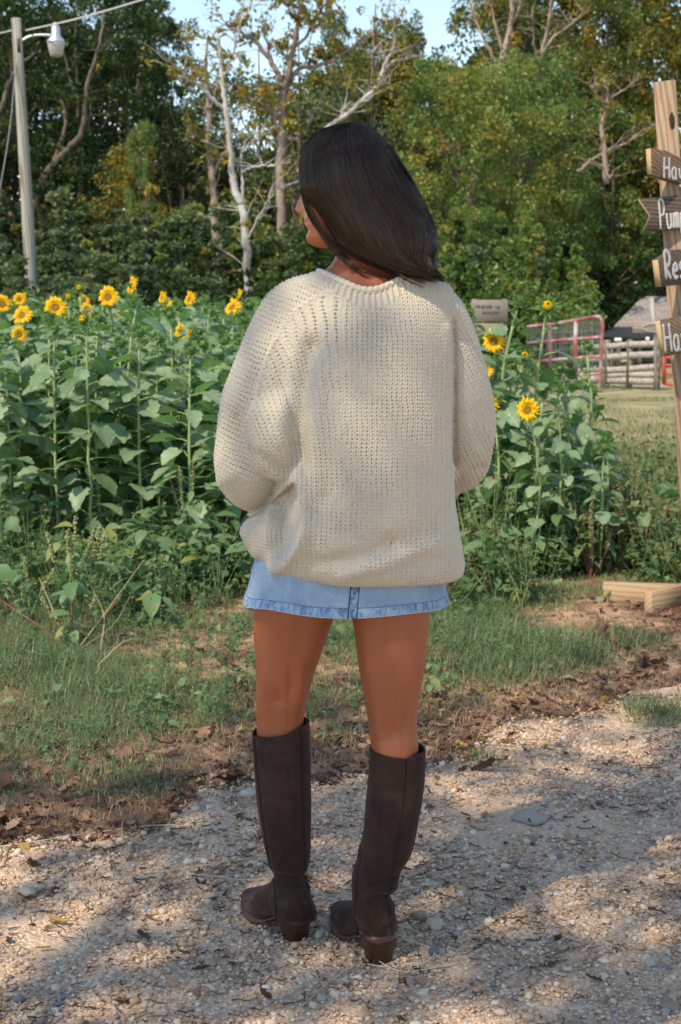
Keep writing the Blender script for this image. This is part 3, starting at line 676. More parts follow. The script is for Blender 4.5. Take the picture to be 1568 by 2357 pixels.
limb_tree('thick dark limbed tree standing behind the utility pole', 43, [
    ([(40, 640), (60, 540), (90, 440), (120, 380), (160, 340)], .16, .1), ([(160, 340), (190, 300), (200, 200), (230, 100), (240, 20)], .1, .03), ([(60, 560), (20, 480), (0, 440)], .1, .05),
    ([(0, 260), (30, 170), (80, 120)], .08, .03), ([(120, 380), (150, 290), (140, 220)], .07, .03)], M_bark, seed=8, leaves=0.4, lk='dark')
# ---- bushes along the wood edge
bk = {}
for key, mk, seed in (('g', 'grey', 21), ('d', 'dark', 22), ('n', 'green', 23)):
    r_ = np.random.default_rng(seed); C = []
    for _ in range(80):
        a = r_.uniform(0, 6.28); u = r_.random(); C.append((1.9 * math.cos(a) * r_.random() ** .5, 1.5 * math.sin(a) * r_.random() ** .5, 0.15 + 1.9 * u * (1 - 0.4 * r_.random())))
    mb = MB()
    SL = []
    for _ in range(14):   # upright shoots with leaves
        a = r_.uniform(0, 6.28); q = r_.uniform(0, 1.6); P = np.array([(q * .3 * math.cos(a), q * .3 * math.sin(a), 0), (q * math.cos(a), q * math.sin(a), 1.2), (q * 1.1 * math.cos(a), q * 1.1 * math.sin(a), r_.uniform(1.8, 2.7))])
        V, Q, T = tube(interp_rows(P, 8), np.linspace(0.012, 0.004, 8), 4, False); mb.add(V, Q); SL += list(interp_rows(P, 12)[4:])
    V, T, rr = clump_leaves(np.concatenate([np.array(C), np.array(SL)]), np.concatenate([r_.uniform(0.25, 0.5, 80), r_.uniform(.08, .2, len(SL))]), 110, 0.085, rs=r_)
    cm = mesh_from('foliage', V, None, T, False, rr); cm.materials.append(ML[mk])
    sm = mb.mesh('stem'); sm.materials.append(M_bark); bk[key] = (cm, sm)
BUSH = [(-40, 33, 590, 'g', 1), (50, 31, 600, 'g', 1.2), (130, 30, 610, 'g', 1.2), (200, 33, 575, 'g', 1.1), (280, 31.5, 590, 'n', 1), (340, 34, 520, 'g', 1.3), (400, 33, 545, 'g', 1.1), (460, 32, 600, 'd', 1), (530, 33.5, 600, 'n', .9),
        (600, 33, 610, 'd', 1.1), (640, 35, 560, 'n', 1), (700, 34, 545, 'n', 1.1), (760, 33, 580, 'g', 1.1), (90, 36, 540, 'g', 1.2), (230, 37, 530, 'd', 1.3), (440, 37, 480, 'n', .9), (560, 37, 560, 'd', 1.2), (20, 38, 560, 'd', 1.2),
        (1040, 31, 590, 'g', 1.1), (1070, 30, 600, 'n', 1.0), (1130, 31, 560, 'n', 1.0), (1230, 41, 560, 'd', 1.2), (840, 34, 560, 'g', 1), (1200, 37, 600, 'n', .9), (1420, 54, 620, 'd', 1.6), (-140, 33, 590, 'g', 1.1), (330, 29, 640, 'g', 1), (420, 28.5, 650, 'd', 1), (120, 28, 655, 'g', 1.1), (1000, 33, 560, 'd', 1)]
bl = {'g': 'grey green scrubby bush at the foot of the wood', 'd': 'dark green scrubby bush at the foot of the wood', 'n': 'fresh green scrubby bush at the foot of the wood'}
for px, Y, ty, k, ws in BUSH:
    x, _, z = W(px, ty, Y); s = z / 2.3; e = empty('bush', (x, Y, 0), rng.uniform(0, 6.28), bl[k], 'bush', 'bushes along the edge of the wood, ' + {'g': 'grey green', 'd': 'dark', 'n': 'fresh green'}[k])
    e.scale = (ws * max(s, .9), ws * max(s, .9), s)
    link(bpy.data.objects.new('foliage', bk[k][0]), e); link(bpy.data.objects.new('stems', bk[k][1]), e)

# ---- the off-picture tree behind the photographer whose shade falls on the foreground
C, mains = crown_points(4.5, 9.4, 5.4, 77, 22, 7); r_ = np.random.default_rng(78)
SH = np.array([-3.6, -2.0])
V, T, rr = clump_leaves(C, r_.uniform(0.22, 0.62, len(C)), 37, 0.12, rs=r_); cm = mesh_from('crown', V, None, T, False, rr); cm.materials.append(ML['green'])
tm = limb_mesh(mains, 9.6, 77, 0.24).mesh('trunk'); tm.materials.append(M_bark)
e = empty('shade_tree', (SH[0], SH[1], 0), 0, 'broad leafy tree standing behind the photographer and shading the gravel', 'tree')
link(bpy.data.objects.new('trunk', tm), e); shade_crown = link(bpy.data.objects.new('crown', cm), e)

# ================================================================== SUNFLOWERS
def sf_leaf(nl=9, nw=7, teeth=True):
    t = np.linspace(0, 1, nl); V = []; hw = 0.40 * (np.sin(np.pi * np.clip(t, 0, 1) ** 0.62)) ** 0.75 + 0.02; hw[-1] = 0.0; hw[0] = 0.1
    for i, (a, b) in enumerate(zip(t, hw)):
        for s in np.linspace(-1, 1, nw):
            k = 1 + (0.10 * (1 if i % 2 else -1) if teeth and abs(s) > .99 else 0)
            back = -0.13 * abs(s) * (1 if i == 0 else 0.5 if i == 1 else 0)
            V.append((s * b * k, a + back, 0.22 * abs(s) * b - 0.30 * a ** 2 + 0.02 * math.sin(9 * s + a * 7)))
    return np.array(V), grid_quads(nl, nw, False)
SLV, SLQ = sf_leaf()
SLV2, SLQ2 = sf_leaf(5, 3, False)
LFS = np.tile(np.abs(np.linspace(-1, 1, 7)), 9); LFA = np.repeat(np.linspace(0, 1, 9), 7)
m = Mat('sunflower_leaf'); rr_ = m.attr('rnd'); oi = m.n('ShaderNodeObjectInfo').outputs['Random']
f = m.math('ADD', rr_, m.math('MULTIPLY', m.math('SUBTRACT', oi, 0.5), 0.2), clamp=True)
c = m.ramp(f, [(0, (0.11, 0.19, 0.09)), (0.4, (0.20, 0.305, 0.175)), (0.85, (0.29, 0.395, 0.245)), (0.97, (0.24, 0.31, 0.13)), (1, (0.4, 0.34, 0.08))])
la, ls_ = m.attr('lfa'), m.attr('lfs')
vn = m.math('MAXIMUM', m.math('LESS_THAN', ls_, .07), m.math('LESS_THAN', m.math('FRACT', m.math('SUBTRACT', m.math('MULTIPLY', la, 5.0), m.math('MULTIPLY', ls_, 1.3))), .09))
c = m.mix(m.math('MULTIPLY', vn, m.math('MULTIPLY', m.math('GREATER_THAN', la, .001), .35)), c, (0.34, 0.42, 0.24))
geo = m.n('ShaderNodeNewGeometry').outputs['Backfacing']
c = m.mix(m.math('MULTIPLY', geo, 0.45), c, (0.1, 0.24, 0.06))
M_sleaf = m.pbr(c, 0.42, 0.55, m.bump(m.noise(60, 3, m.obj()), 0.004), trans=0.3, tcol=m.n('ShaderNodeHueSaturation', {'Color': c, 'Saturation': 1.35, 'Value': 1.5}).outputs[0])
M_stem = simple('sunflower_stem', (0.26, 0.36, 0.16), 0.6, 0.4, 0.25, 30)
m = Mat('sunflower_petal'); c = m.ramp(m.attr('rnd'), [(0, (0.85, 0.45, 0.01)), (1, (0.95, 0.66, 0.03))]); M_petal = m.pbr(c, 0.55, 0.3, trans=0.35, tcol=(1.0, 0.6, 0.02))
m = Mat('seed_disc'); M_disc = m.pbr(m.ramp(m.attr('rnd'), [(0, (0.16, 0.2, 0.03)), (0.42, (0.3, 0.18, 0.02)), (0.6, (0.12, 0.05, 0.02)), (0.85, (0.4, 0.2, 0.02)), (1, (0.6, 0.33, 0.02))]), 0.8, 0.2, m.bump(m.noise(300, 2, m.obj()), 0.003))
M_bract = leaf_mat('sunflower_bract', [(0, (0.06, 0.14, 0.04)), (1, (0.16, 0.28, 0.09))], 0.25, 0.5)
def head_meshes(kind, r_):
    """facing +Z local; returns list of (name, mesh)"""
    out = []
    if kind == 'flower':
        mb = MB()
        for ring, (n, L, zt) in enumerate(((20, 0.058, 0.1), (17, 0.048, 0.35))):
            for i in range(n):
                a = 2 * math.pi * (i + 0.5 * ring) / n + r_.normal(0, .06); l = L * r_.uniform(.8, 1.15); tt = np.linspace(0, 1, 6)
                w = 0.0105 * np.sin(np.pi * (0.12 + 0.88 * tt) ** 0.9) + 0.0003; up = zt + r_.normal(0, .22)
                P = []
                for q, ww in zip(tt, w):
                    r0_ = 0.026 + l * q; z = l * q * up + 0.012 * math.sin(q * 3) * r_.normal(1, .3) - 0.35 * l * q * q
                    for s in (-1, 0, 1): P.append((r0_ * math.cos(a) - s * ww * math.sin(a), r0_ * math.sin(a) + s * ww * math.cos(a), z + (0.003 if s else 0)))
                mb.add(P, grid_quads(6, 3, False), rnd=np.repeat(0.1 + 0.9 * tt, 3))
        me = mb.mesh('petals'); me.materials.append(M_petal); out.append(('petals', me))
        rr = np.linspace(0, 1, 9); k = 24; V = []; A = []
        for q in rr:
            for j in range(k):
                a = 2 * math.pi * j / k; V.append((0.032 * q * math.cos(a), 0.032 * q * math.sin(a), 0.006 + 0.006 * math.sin(q * 2.6) + r_.normal(0, .0008))); A.append(q)
        me = mesh_from('seed_disc', V, grid_quads(9, k), rnd=np.array(A)); me.materials.append(M_disc); out.append(('seed_disc', me))
    mb = MB(); R = 0.03 if kind == 'flower' else 0.028
    if kind != 'flower':
        V = IV2 * np.array([R, R, R * 0.7]); mb.add(V, T=IF2, rnd=0.5)
    else:
        V = IV2 * np.array([R * 1.05, R * 1.05, R * 0.5]) - np.array([0, 0, 0.012]); mb.add(V, T=IF2, rnd=0.4)
    for ring, (n, rad, z0, dz, L) in enumerate(((14, R * 0.95, -0.004, 0.15, 0.034), (13, R * 0.9, 0.006, 0.7, 0.03), (9, R * .6, .014, 1.6, .022)) if kind != 'flower' else ((16, R * 1.0, -0.008, -0.1, 0.034),)):
        for i in range(n):
            a = 2 * math.pi * (i + 0.5 * ring) / n + r_.normal(0, .1); l = L * r_.uniform(.8, 1.2); w = 0.0065
            P = []
            for q, ww in ((0, w), (0.4, w * .9), (1, 0.0004)):
                r0_ = rad + l * q * (1 if dz < .5 else .55); z = z0 + l * q * dz
                for s in (-1, 1): P.append((r0_ * math.cos(a) - s * ww * math.sin(a), r0_ * math.sin(a) + s * ww * math.cos(a), z))
            mb.add(P, grid_quads(3, 2, False), rnd=r_.random())
    me = mb.mesh('bracts'); me.materials.append(M_bract); out.append(('bracts', me))
    if kind == 'budy':
        mb = MB()
        for i in range(16):
            a = 2 * math.pi * i / 16; P = []
            for q, ww in ((0, .005), (.5, .005), (1, .0005)):
                r0_ = 0.022 - 0.016 * q
                for s in (-1, 1): P.append((r0_ * math.cos(a) - s * ww * math.sin(a), r0_ * math.sin(a) + s * ww * math.cos(a), 0.018 + 0.013 * math.sin(q * 1.6)))
            mb.add(P, grid_quads(3, 2, False), rnd=r_.random())
        me = mb.mesh('petals'); me.materials.append(M_petal); out.append(('petals', me))
    return out
HEADS = {k: [head_meshes(k, np.random.default_rng(s)) for s in (1, 2)] for k in ('flower', 'bud', 'budy')}
def plant_meshes(h, nl, seed, big=1.0, low=0.13):
    r_ = np.random.default_rng(seed); t = np.linspace(0, 1, 10); bx, by = r_.normal(0, 0.035, 2)
    P = np.stack([bx * np.sin(t * 3) + r_.normal(0, .004, 10), by * np.sin(t * 3) + r_.normal(0, .004, 10), h * t], -1); P[:, 0] -= P[0, 0]; P[:, 1] -= P[0, 1]
    sb = MB(); V, Q, T = tube(P, 0.0125 * (1 - 0.45 * t), 7); sb.add(V, Q, T)
    pos, ya, pi_, ro, sc = [], [], [], [], []
    for i in range(nl):
        f = low + (1 - low) * ((i + .5) / nl) ** 0.9; a = i * 2.4 + r_.normal(0, .35); z = h * f
        p0 = np.array([np.interp(f, t, P[:, 0]), np.interp(f, t, P[:, 1]), z]); size = big * 0.142 * (0.75 + 0.5 * math.sin(math.pi * min(1, f * 0.95 + .05))) * (1.0 if f < .8 else 1.15 - (f - .8) * 3.0) * r_.uniform(.75, 1.2)
        el = r_.normal(0.55, .2) if f < .85 else r_.normal(0.8, .2); L = size * r_.uniform(.5, .8)
        d = np.array([math.cos(a) * math.cos(el), math.sin(a) * math.cos(el), math.sin(el)]); p1 = p0 + d * L + np.array([0, 0, -0.15 * L])
        V, Q, T = tube(np.array([p0, (p0 + p1) / 2 + np.array([0, 0, .06 * L]), p1]), [0.0042, 0.0034, 0.0028], 5, False); sb.add(V, Q)
        pos.append(p1); ya.append(a - math.pi / 2); pi_.append(r_.uniform(-.65, .25) if f < .85 else r_.uniform(-.2, .7)); ro.append(r_.normal(0, .3)); sc.append((size * r_.uniform(.85, 1.15), size, size * r_.uniform(.5, 1.5)))
    V, Fc = scatter(SLV, SLQ, np.array(pos), rotm(np.array(ya), np.array(pi_), np.array(ro)), np.array(sc))
    V += r_.normal(0, 0.0022, V.shape)
    lm = mesh_from('leaves', V, Fc, rnd=np.repeat(np.where(r_.random(nl) < .012, 1.0, np.clip(r_.normal(.45, .2, nl), 0, .85)), len(SLV)), attrs={'lfs': np.tile(LFS, nl), 'lfa': np.tile(LFA, nl)}); lm.materials.append(M_sleaf)
    sm = sb.mesh('stem'); sm.materials.append(M_stem); return sm, lm, P[-1], h
PV = [plant_meshes(h, n, s, b) for h, n, s, b in ((1.45, 34, 1, 1.05), (1.35, 32, 2, 1.1), (1.25, 30, 3, 1.0), (1.5, 36, 4, .95), (1.3, 30, 5, 1.15), (1.4, 36, 6, 1.0))]
PS = [plant_meshes(h, n, s, b, .12) for h, n, s, b in ((1.25, 20, 11, .85), (1.1, 18, 12, .8), (1.35, 22, 13, .85), (0.9, 15, 14, .8))]
def sunflower(x, y, h, kind, label, group=None, az=None, tilt=1.2, var=None, rz=None, pool=PV, hsc=1.0, leanx=0.0):
    sm, lm, tip, h0 = pool[rng.integers(len(pool)) if var is None else var]
    e = empty('sunflower', (x, y, 0), rng.uniform(0, 6.28) if rz is None else rz, label, 'sunflower', group); s = h / h0; e.scale = (min(1.1, s), min(1.1, s), s)
    if leanx: e.rotation_euler = (0, leanx, 0)
    link(bpy.data.objects.new('stem', sm), e); link(bpy.data.objects.new('leaves', lm), e)
    kind = kind or 'bud'
    if kind:
        parts = HEADS[kind][rng.integers(2)]; az = rng.normal(-1.9, .7) if az is None else az
        hd = bpy.data.objects.new('flower_head', [q for q in parts if q[0] == 'bracts'][0][1]); link(hd, e)
        hd.location = tuple(tip + np.array([0, 0, .01]))
        d = Vector((math.cos(az) * math.sin(tilt), math.sin(az) * math.sin(tilt), math.cos(tilt)))
        R = Matrix.Rotation(-e.rotation_euler.z, 3, 'Z'); d = R @ d
        hd.rotation_euler = d.to_track_quat('Z', 'Y').to_euler(); q = hsc / e.scale.x; hd.scale = (q, q, q * e.scale.x / e.scale.z)
        hd.location = tuple(Vector(hd.location) + d * 0.02)
        for nm, me in parts:
            if nm != 'bracts': link(bpy.data.objects.new(nm, me), hd)
    return e
# named flowering ones: head px, py, Y, kind, size, azimuth, tilt, label
FL = [
 (5, 700, 9.0, 'flower', 1.0, -1.3, 1.3, 'open sunflower at the very left edge of the field'),
 (55, 728, 8.6, 'flower', 1.05, -1.9, 1.1, 'open sunflower second from the left edge, a leaf crossing its middle'),
 (44, 768, 8.3, 'flower', .75, -1.4, 1.5, 'low drooping sunflower head under the second flower from the left'),
 (40, 697, 11, 'budy', 1.0, -1.7, 1.3, 'small half open yellow bud between the two leftmost flowers'),
 (62, 680, 11.5, 'budy', 1.2, -1.9, 1.3, 'half open yellow bud standing above the leftmost flowers'),
 (126, 708, 8.8, 'flower', 1.12, -1.5, 1.25, 'large open sunflower left of the tallest yellow bud'),
 (182, 664, 11, 'budy', 1.2, -1.6, 1.2, 'tall green bud with a yellow centre left of the big dark centred sunflower'),
 (160, 684, 10.5, 'budy', 1.2, -1.6, 1.3, 'green bud with a yellow centre just below the tallest bud'),
 (191, 692, 12, 'flower', .8, -1.2, 1.2, 'small open sunflower half hidden behind buds in the left field'),
 (252, 684, 9.3, 'flower', 1.1, -1.75, 1.35, 'big sunflower with a dark brown centre facing the camera'),
 (314, 660, 9.8, 'flower', .95, -2.6, 1.2, 'highest open sunflower of the left field, turned sideways'),
 (376, 686, 10.5, 'flower', .75, -2.5, 1.3, 'small sideways sunflower left of the pair near the pale trunk'),
 (444, 690, 10, 'flower', .9, -2.4, 1.2, 'open sunflower with ragged upright petals left of the pale trunk'),
 (540, 712, 9.4, 'flower', 1.05, -2.2, .95, 'open sunflower closest to the shoulder of the sweater'),
 (425, 765, 9.0, 'flower', .9, -1.6, 1.3, 'lower open sunflower half covered by leaves in the left field'),
 (300, 722, 11.5, 'flower', .7, -1.4, 1.3, 'small sunflower glimpsed low behind leaves under the highest flower'),
 (200, 712, 11, 'flower', .8, -1.4, 1.2, 'drooping sunflower low behind the buds in the left field'),
 (1141, 785, 7.6, 'flower', 1.0, -1.95, 1.4, 'tall open sunflower just right of the sweater sleeve'),
 (1214, 940, 7.2, 'flower', 1.0, -2.1, 1.4, 'open sunflower at half height right of the sweater'),
 (1213, 816, 7.9, 'budy', 1.2, -1.7, 1.4, 'yellow centred bud between the two open flowers on the right'),
 (1120, 856, 7.5, 'flower', .7, -2.3, 1.1, 'sunflower mostly hidden at the upper edge of the right sleeve'),
 (1137, 926, 7.5, 'flower', .85, -2.5, 1.4, 'sunflower half hidden behind the widest part of the right sleeve'),
 (1258, 708, 7.6, 'budy', 1.5, -1.6, 1.15, 'tallest bud on the right, spiky green with a yellow centre'),
 (1194, 704, 7.5, 'bud', 1.15, -1.3, .5, 'closed green bud on a tall stem left of the tallest yellow bud'),
 (1092, 722, 7.8, 'bud', 1.05, 3.4, 1.3, 'closed green bud leaning left beside the right shoulder of the sweater'),
 (1180, 795, 8.0, 'bud', .9, -1.5, .9, 'small green bud between the tall open flower and the yellow bud'),
 (1288, 848, 7.9, 'bud', 1.0, -1.8, 1.0, 'green bud below and right of the tallest yellow bud'),
 (1310, 868, 7.8, 'bud', 1.1, -1.2, .8, 'right one of two neighbouring green buds in the right clump'),
 (1352, 800, 8.2, 'bud', 1.0, -1.7, .9, 'green bud in front of the red gate upright'),
 (1340, 842, 8.5, 'bud', .8, -1.3, .7, 'small green bud in front of the lower gate bars'),
 (1255, 905, 7.5, 'bud', .9, -1.8, 1.1, 'green bud above the open flower at half height on the right'),
 (1282, 898, 7.3, 'bud', 1.0, -1.2, .7, 'green bud on the middle stem of the right clump'),
]
for px, py, Y, k, sc_, az, ti, lab in FL:
    x, _, z = W(px, py, Y); right = px > 1000
    sunflower(x, Y, max(z - 0.015, .5), k, lab, None, az, ti, pool=PS if right else PV, hsc=sc_ * .82)
GR = 'sunflower plants of the dense field on the left'
n_ind = 0; placed = []
def try_place(x, y, dmin):
    for a, b in placed:
        if (a - x) ** 2 + (b - y) ** 2 < dmin ** 2: return False
    placed.append((x, y)); return True
front = [(39, 1215), (102, 1235), (182, 1245), (288, 1262), (449, 1318), (372, 1275), (240, 1285), (140, 1290), (520, 1290), (20, 1275), (560, 1300), (330, 1300), (600, 1265), (640, 1270), (-40, 1240)]
for i, (px, py) in enumerate(front):
    p = G(px, py); placed.append((p[0], p[1]))
    sunflower(p[0], p[1], rng.uniform(1.1, 1.32), 'bud' if i % 3 == 0 else None, 'green sunflower plant without an open flower, crowded in the left field', GR, pool=PV, az=-1.6, tilt=.7); n_ind += 1
tries = 0
while n_ind < 225 and tries < 20000:
    tries += 1; y = 7.4 + 9.0 * rng.random() ** 1.25; x = rng.uniform(-0.26 * y, 0.085 * y)
    if y < 7.6 and x > -0.1: continue
    if not try_place(x, y, 0.26 + 0.012 * (y - 7.4)): continue
    zt = (1.34 + rng.uniform(-0.16, 0.1)) - 0.1 * np.clip(8.6 - y, 0, 1) + 0.07 * np.clip((y - 11) / 5, 0, 1)
    sunflower(x, y, zt, rng.choice(['bud', None, None, 'budy' if rng.random() < .25 else None]), 'green sunflower plant without an open flower, crowded in the left field', GR, pool=PV); n_ind += 1
for i in range(15):
    y = rng.uniform(8.6, 13); px = rng.uniform(-10, 640); x = W(px, 700, y)[0]; z = W(px, rng.uniform(682, 790), y)[2]
    sunflower(x, y, z, 'flower', 'small open sunflower partly buried among the leaves of the left field', 'small open sunflowers scattered through the left field', None, rng.uniform(.9, 1.5), hsc=rng.uniform(.42, .62))
# far rows of the field: one mass
mb = MB(); lv = []
pts = np.stack([rng.uniform(-7.5, 2.6, 900), rng.uniform(14, 27, 900)], -1); pts = pts[(np.abs(pts[:, 0] + .8) < .25 * pts[:, 1] + 1) & (pts[:, 0] < .06 * pts[:, 1])]
for x, y in pts:
    h = rng.uniform(1.15, 1.5)
    V, Q, T = tube([(x, y, 0), (x + rng.normal(0, .03), y, h)], 0.012, 4, False); mb.add(V, Q)
    n = 13; f = rng.uniform(.4, 1, n); a = rng.uniform(0, 6.28, n); s = rng.uniform(.12, .22, n)
    pos = np.stack([x + np.cos(a) * .1, y + np.sin(a) * .1, h * f], -1); lv.append((pos, a - 1.57, s))
tag(mb.build('far_sunflower_stems', M_stem), kind='stuff')
pos = np.concatenate([q[0] for q in lv]); a = np.concatenate([q[1] for q in lv]); s = np.concatenate([q[2] for q in lv]); n = len(a)
V, Fc = scatter(SLV2, SLQ2, pos, rotm(a, rng.uniform(-.9, .2, n), rng.normal(0, .3, n)), s)
me = mesh_from('far_sunflowers', V, Fc, rnd=np.repeat(np.clip(rng.normal(.5, .2, n), 0, 1), len(SLV2))); me.materials.append(M_sleaf); tag(link(bpy.data.objects.new('far_sunflowers', me)), kind='stuff')
# right clump
RC = 'flowerless sunflower plants of the clump right of the person'
for i in range(34):
    y = rng.uniform(7.3, 9.6); px = rng.uniform(1030, 1400); x = W(px, 900, y)[0]
    top = np.interp(px, [1030, 1150, 1300, 1400], [800, 840, 900, 960]) + rng.uniform(-40, 110); z = W(px, top, y)[2]
    if y < 8.0: z = min(z, W(px, 985 + rng.uniform(0, 80), y)[2])
    if not try_place(x, y, .13): continue
    sunflower(x, y, max(z, .45), 'bud' if rng.random() < .25 else None, 'leafy sunflower plant without an open flower, in the clump right of the sweater', RC, pool=PS)

# ---- weeds
def weed_tmpl(h, n, leaf, seed, spread=.12, branches=4):
    r_ = np.random.default_rng(seed); sb = MB(); pos = []; nb = branches
    for b in range(nb):
        a = r_.uniform(0, 6.28); top = np.array([spread * math.cos(a), spread * math.sin(a), h * r_.uniform(.6, 1)]) if b else np.array([.02, 0, h])
        P = interp_rows(np.array([(0, 0, 0), top * np.array([.5, .5, .5]) + r_.normal(0, .012, 3), top]), 6); V, Q, T = tube(P, np.linspace(.003, .001, 6), 3, False); sb.add(V, Q)
        for _ in range(n // nb):
            f = r_.uniform(.15, 1); pos.append([np.interp(f, np.linspace(0, 1, 6), P[:, i]) for i in range(3)])
    pos = np.array(pos); m_ = len(pos); pos += r_.normal(0, .018, pos.shape)
    tv = np.array([(0, 0, 0), (.28, .4, .06), (0, 1, -.15), (-.28, .4, .06)]); tf = np.array([(0, 1, 2), (0, 2, 3)])
    V, T = scatter(tv, tf, pos, rotm(r_.uniform(0, 6.28, m_), r_.normal(-.1, .5, m_), r_.normal(0, .3, m_)), leaf * r_.uniform(.6, 1.3, m_))
    return sb.data()[:2], (V, T)
M_weed = leaf_mat('weed_leaf', [(0, (0.06, 0.13, 0.05)), (0.5, (0.11, 0.21, 0.09)), (0.9, (0.18, 0.28, 0.13)), (1, (0.26, 0.29, 0.1))], .3, .5)
M_weedr = leaf_mat('weed_leaf_rusty', [(0, (0.07, 0.12, 0.04)), (0.5, (0.14, 0.21, 0.08)), (0.82, (0.22, 0.24, 0.1)), (1, (0.28, 0.14, 0.07))], .3, .55)
M_wstem = simple('weed_stem', (0.2, 0.27, 0.12), .7, .3, .3)
M_rstem = simple('weed_stem_red', (0.3, 0.1, 0.085), .6, .3, .3)
TM = [weed_tmpl(.36, 40, .055, 1), weed_tmpl(.26, 34, .062, 2), weed_tmpl(.5, 64, .036, 3, .16, 6), weed_tmpl(.2, 30, .05, 4, .12, 5)]
def weeds(name, N, f, xlo, xhi, ylo, yhi, smin, smax, mleaf, mstem):
    p = sample(N, f, xlo, xhi, ylo, yhi, .8); sm, lm = MB(), MB()
    for k in range(4):
        q = p[k::4]; n = len(q)
        if not n: continue
        R = rotm(rng.uniform(0, 6.28, n), rng.normal(0, .15, n), rng.normal(0, .15, n)); s = rng.uniform(smin, smax, n); pos = np.column_stack([q, hgt(q[:, 0], q[:, 1])])
        (sv, sq), (lv_, lt) = TM[k]
        V, Fc = scatter(sv, sq[0] if isinstance(sq, list) else sq, pos, R, s); sm.add(V, Fc)
        V, Fc = scatter(lv_, lt, pos, R, s); lm.add(V, T=Fc, rnd=np.repeat(np.clip(rng.normal(.5, .25, n), 0, 1), len(lv_)) + np.tile(np.repeat(rng.normal(0, .1, len(lv_) // 4), 4), n))
    tag(lm.build(name, mleaf, smooth=False), kind='stuff'); tag(sm.build(name + '_stems', mstem), kind='stuff')
def fw(x, y):
    edge = 6.25 + .4 * vnoise(x, y, .5, 91) + .4 * np.clip((x + .9) / .8, 0, 1); return np.clip((y - edge) / .5, 0, 1) * (x < .45) * (0.6 + .5 * vnoise(x, y, .3, 92))
weeds('low_weeds', 1150, fw, -2.6, .5, 5.4, 8.4, .3, .85, M_weed, M_wstem)
def fw2(x, y):
    edge = 6.35 + .35 * vnoise(x, y, .4, 93) + .5 * np.exp(-((x - 1.3) / .35) ** 2); return np.clip((y - edge) / .8, 0, 1) * (1 - np.exp(-(((x - 1.6) / .6) ** 2 + ((y - 6.1) / .55) ** 2) ** 2)) * (0.45 + .6 * vnoise(x, y, .35, 94)) * np.clip((x - .2) * 3, 0, 1)
weeds('right_weeds', 1300, fw2, .3, 4.5, 6.0, 11.5, .6, 1.3, M_weedr, M_wstem)
weeds('ground_herbs', 420, lambda x, y: np.clip(.25 + .6 * vnoise(x, y, .3, 95), 0, 1) * (-path_edge(x, y) > .5) * (y < 6.6) * (np.hypot(x - 1.5, y - 6.0) > .5), -2.4, 2.6, 4.0, 6.6, .15, .4, M_weed, M_wstem)
leaf_spike = leaf_mat('seed_spike', [(0, (0.16, 0.2, 0.06)), (1, (0.42, 0.4, 0.2))], .15, .7)
def broad(name, N, f, xlo, xhi, ylo, yhi, hmax, smin, smax):
    p = sample(N, f, xlo, xhi, ylo, yhi, .8); n = len(p); k = 5; P = np.repeat(p, k, 0); a = rng.uniform(0, 6.28, n * k); d = rng.uniform(.01, .07, n * k); hh_ = np.repeat(rng.uniform(.04, hmax, n), k) * rng.uniform(.3, 1, n * k)
    pos = np.stack([P[:, 0] + d * np.cos(a), P[:, 1] + d * np.sin(a), hgt(P[:, 0], P[:, 1]) + hh_], -1)
    V, Fc = scatter(SLV2 * np.array([.85, 1, 1]), SLQ2, pos, rotm(a - 1.57, rng.uniform(-.7, .4, n * k), rng.normal(0, .35, n * k)), rng.uniform(smin, smax, n * k))
    mb = MB().add(V, Fc, rnd=np.repeat(np.clip(rng.normal(.55, .25, n * k), 0, 1), len(SLV2))); o = mb.build(name, M_weed); tag(o, kind='stuff')
broad('broadleaf_weeds', 330, fw, -2.6, .5, 5.4, 8.0, .42, .04, .12)
broad('right_broadleaf_weeds', 260, fw2, .3, 2.6, 6.0, 9.0, .5, .04, .11)
broad('seedlings', 120, lambda x, y: np.clip(.3 + .6 * vnoise(x, y, .3, 96), 0, 1) * (-path_edge(x, y) > .6) * (y < 6.8) * (np.hypot(x - 1.5, y - 6.0) > .5), -2.4, 2.6, 4.4, 6.8, .1, .02, .05)
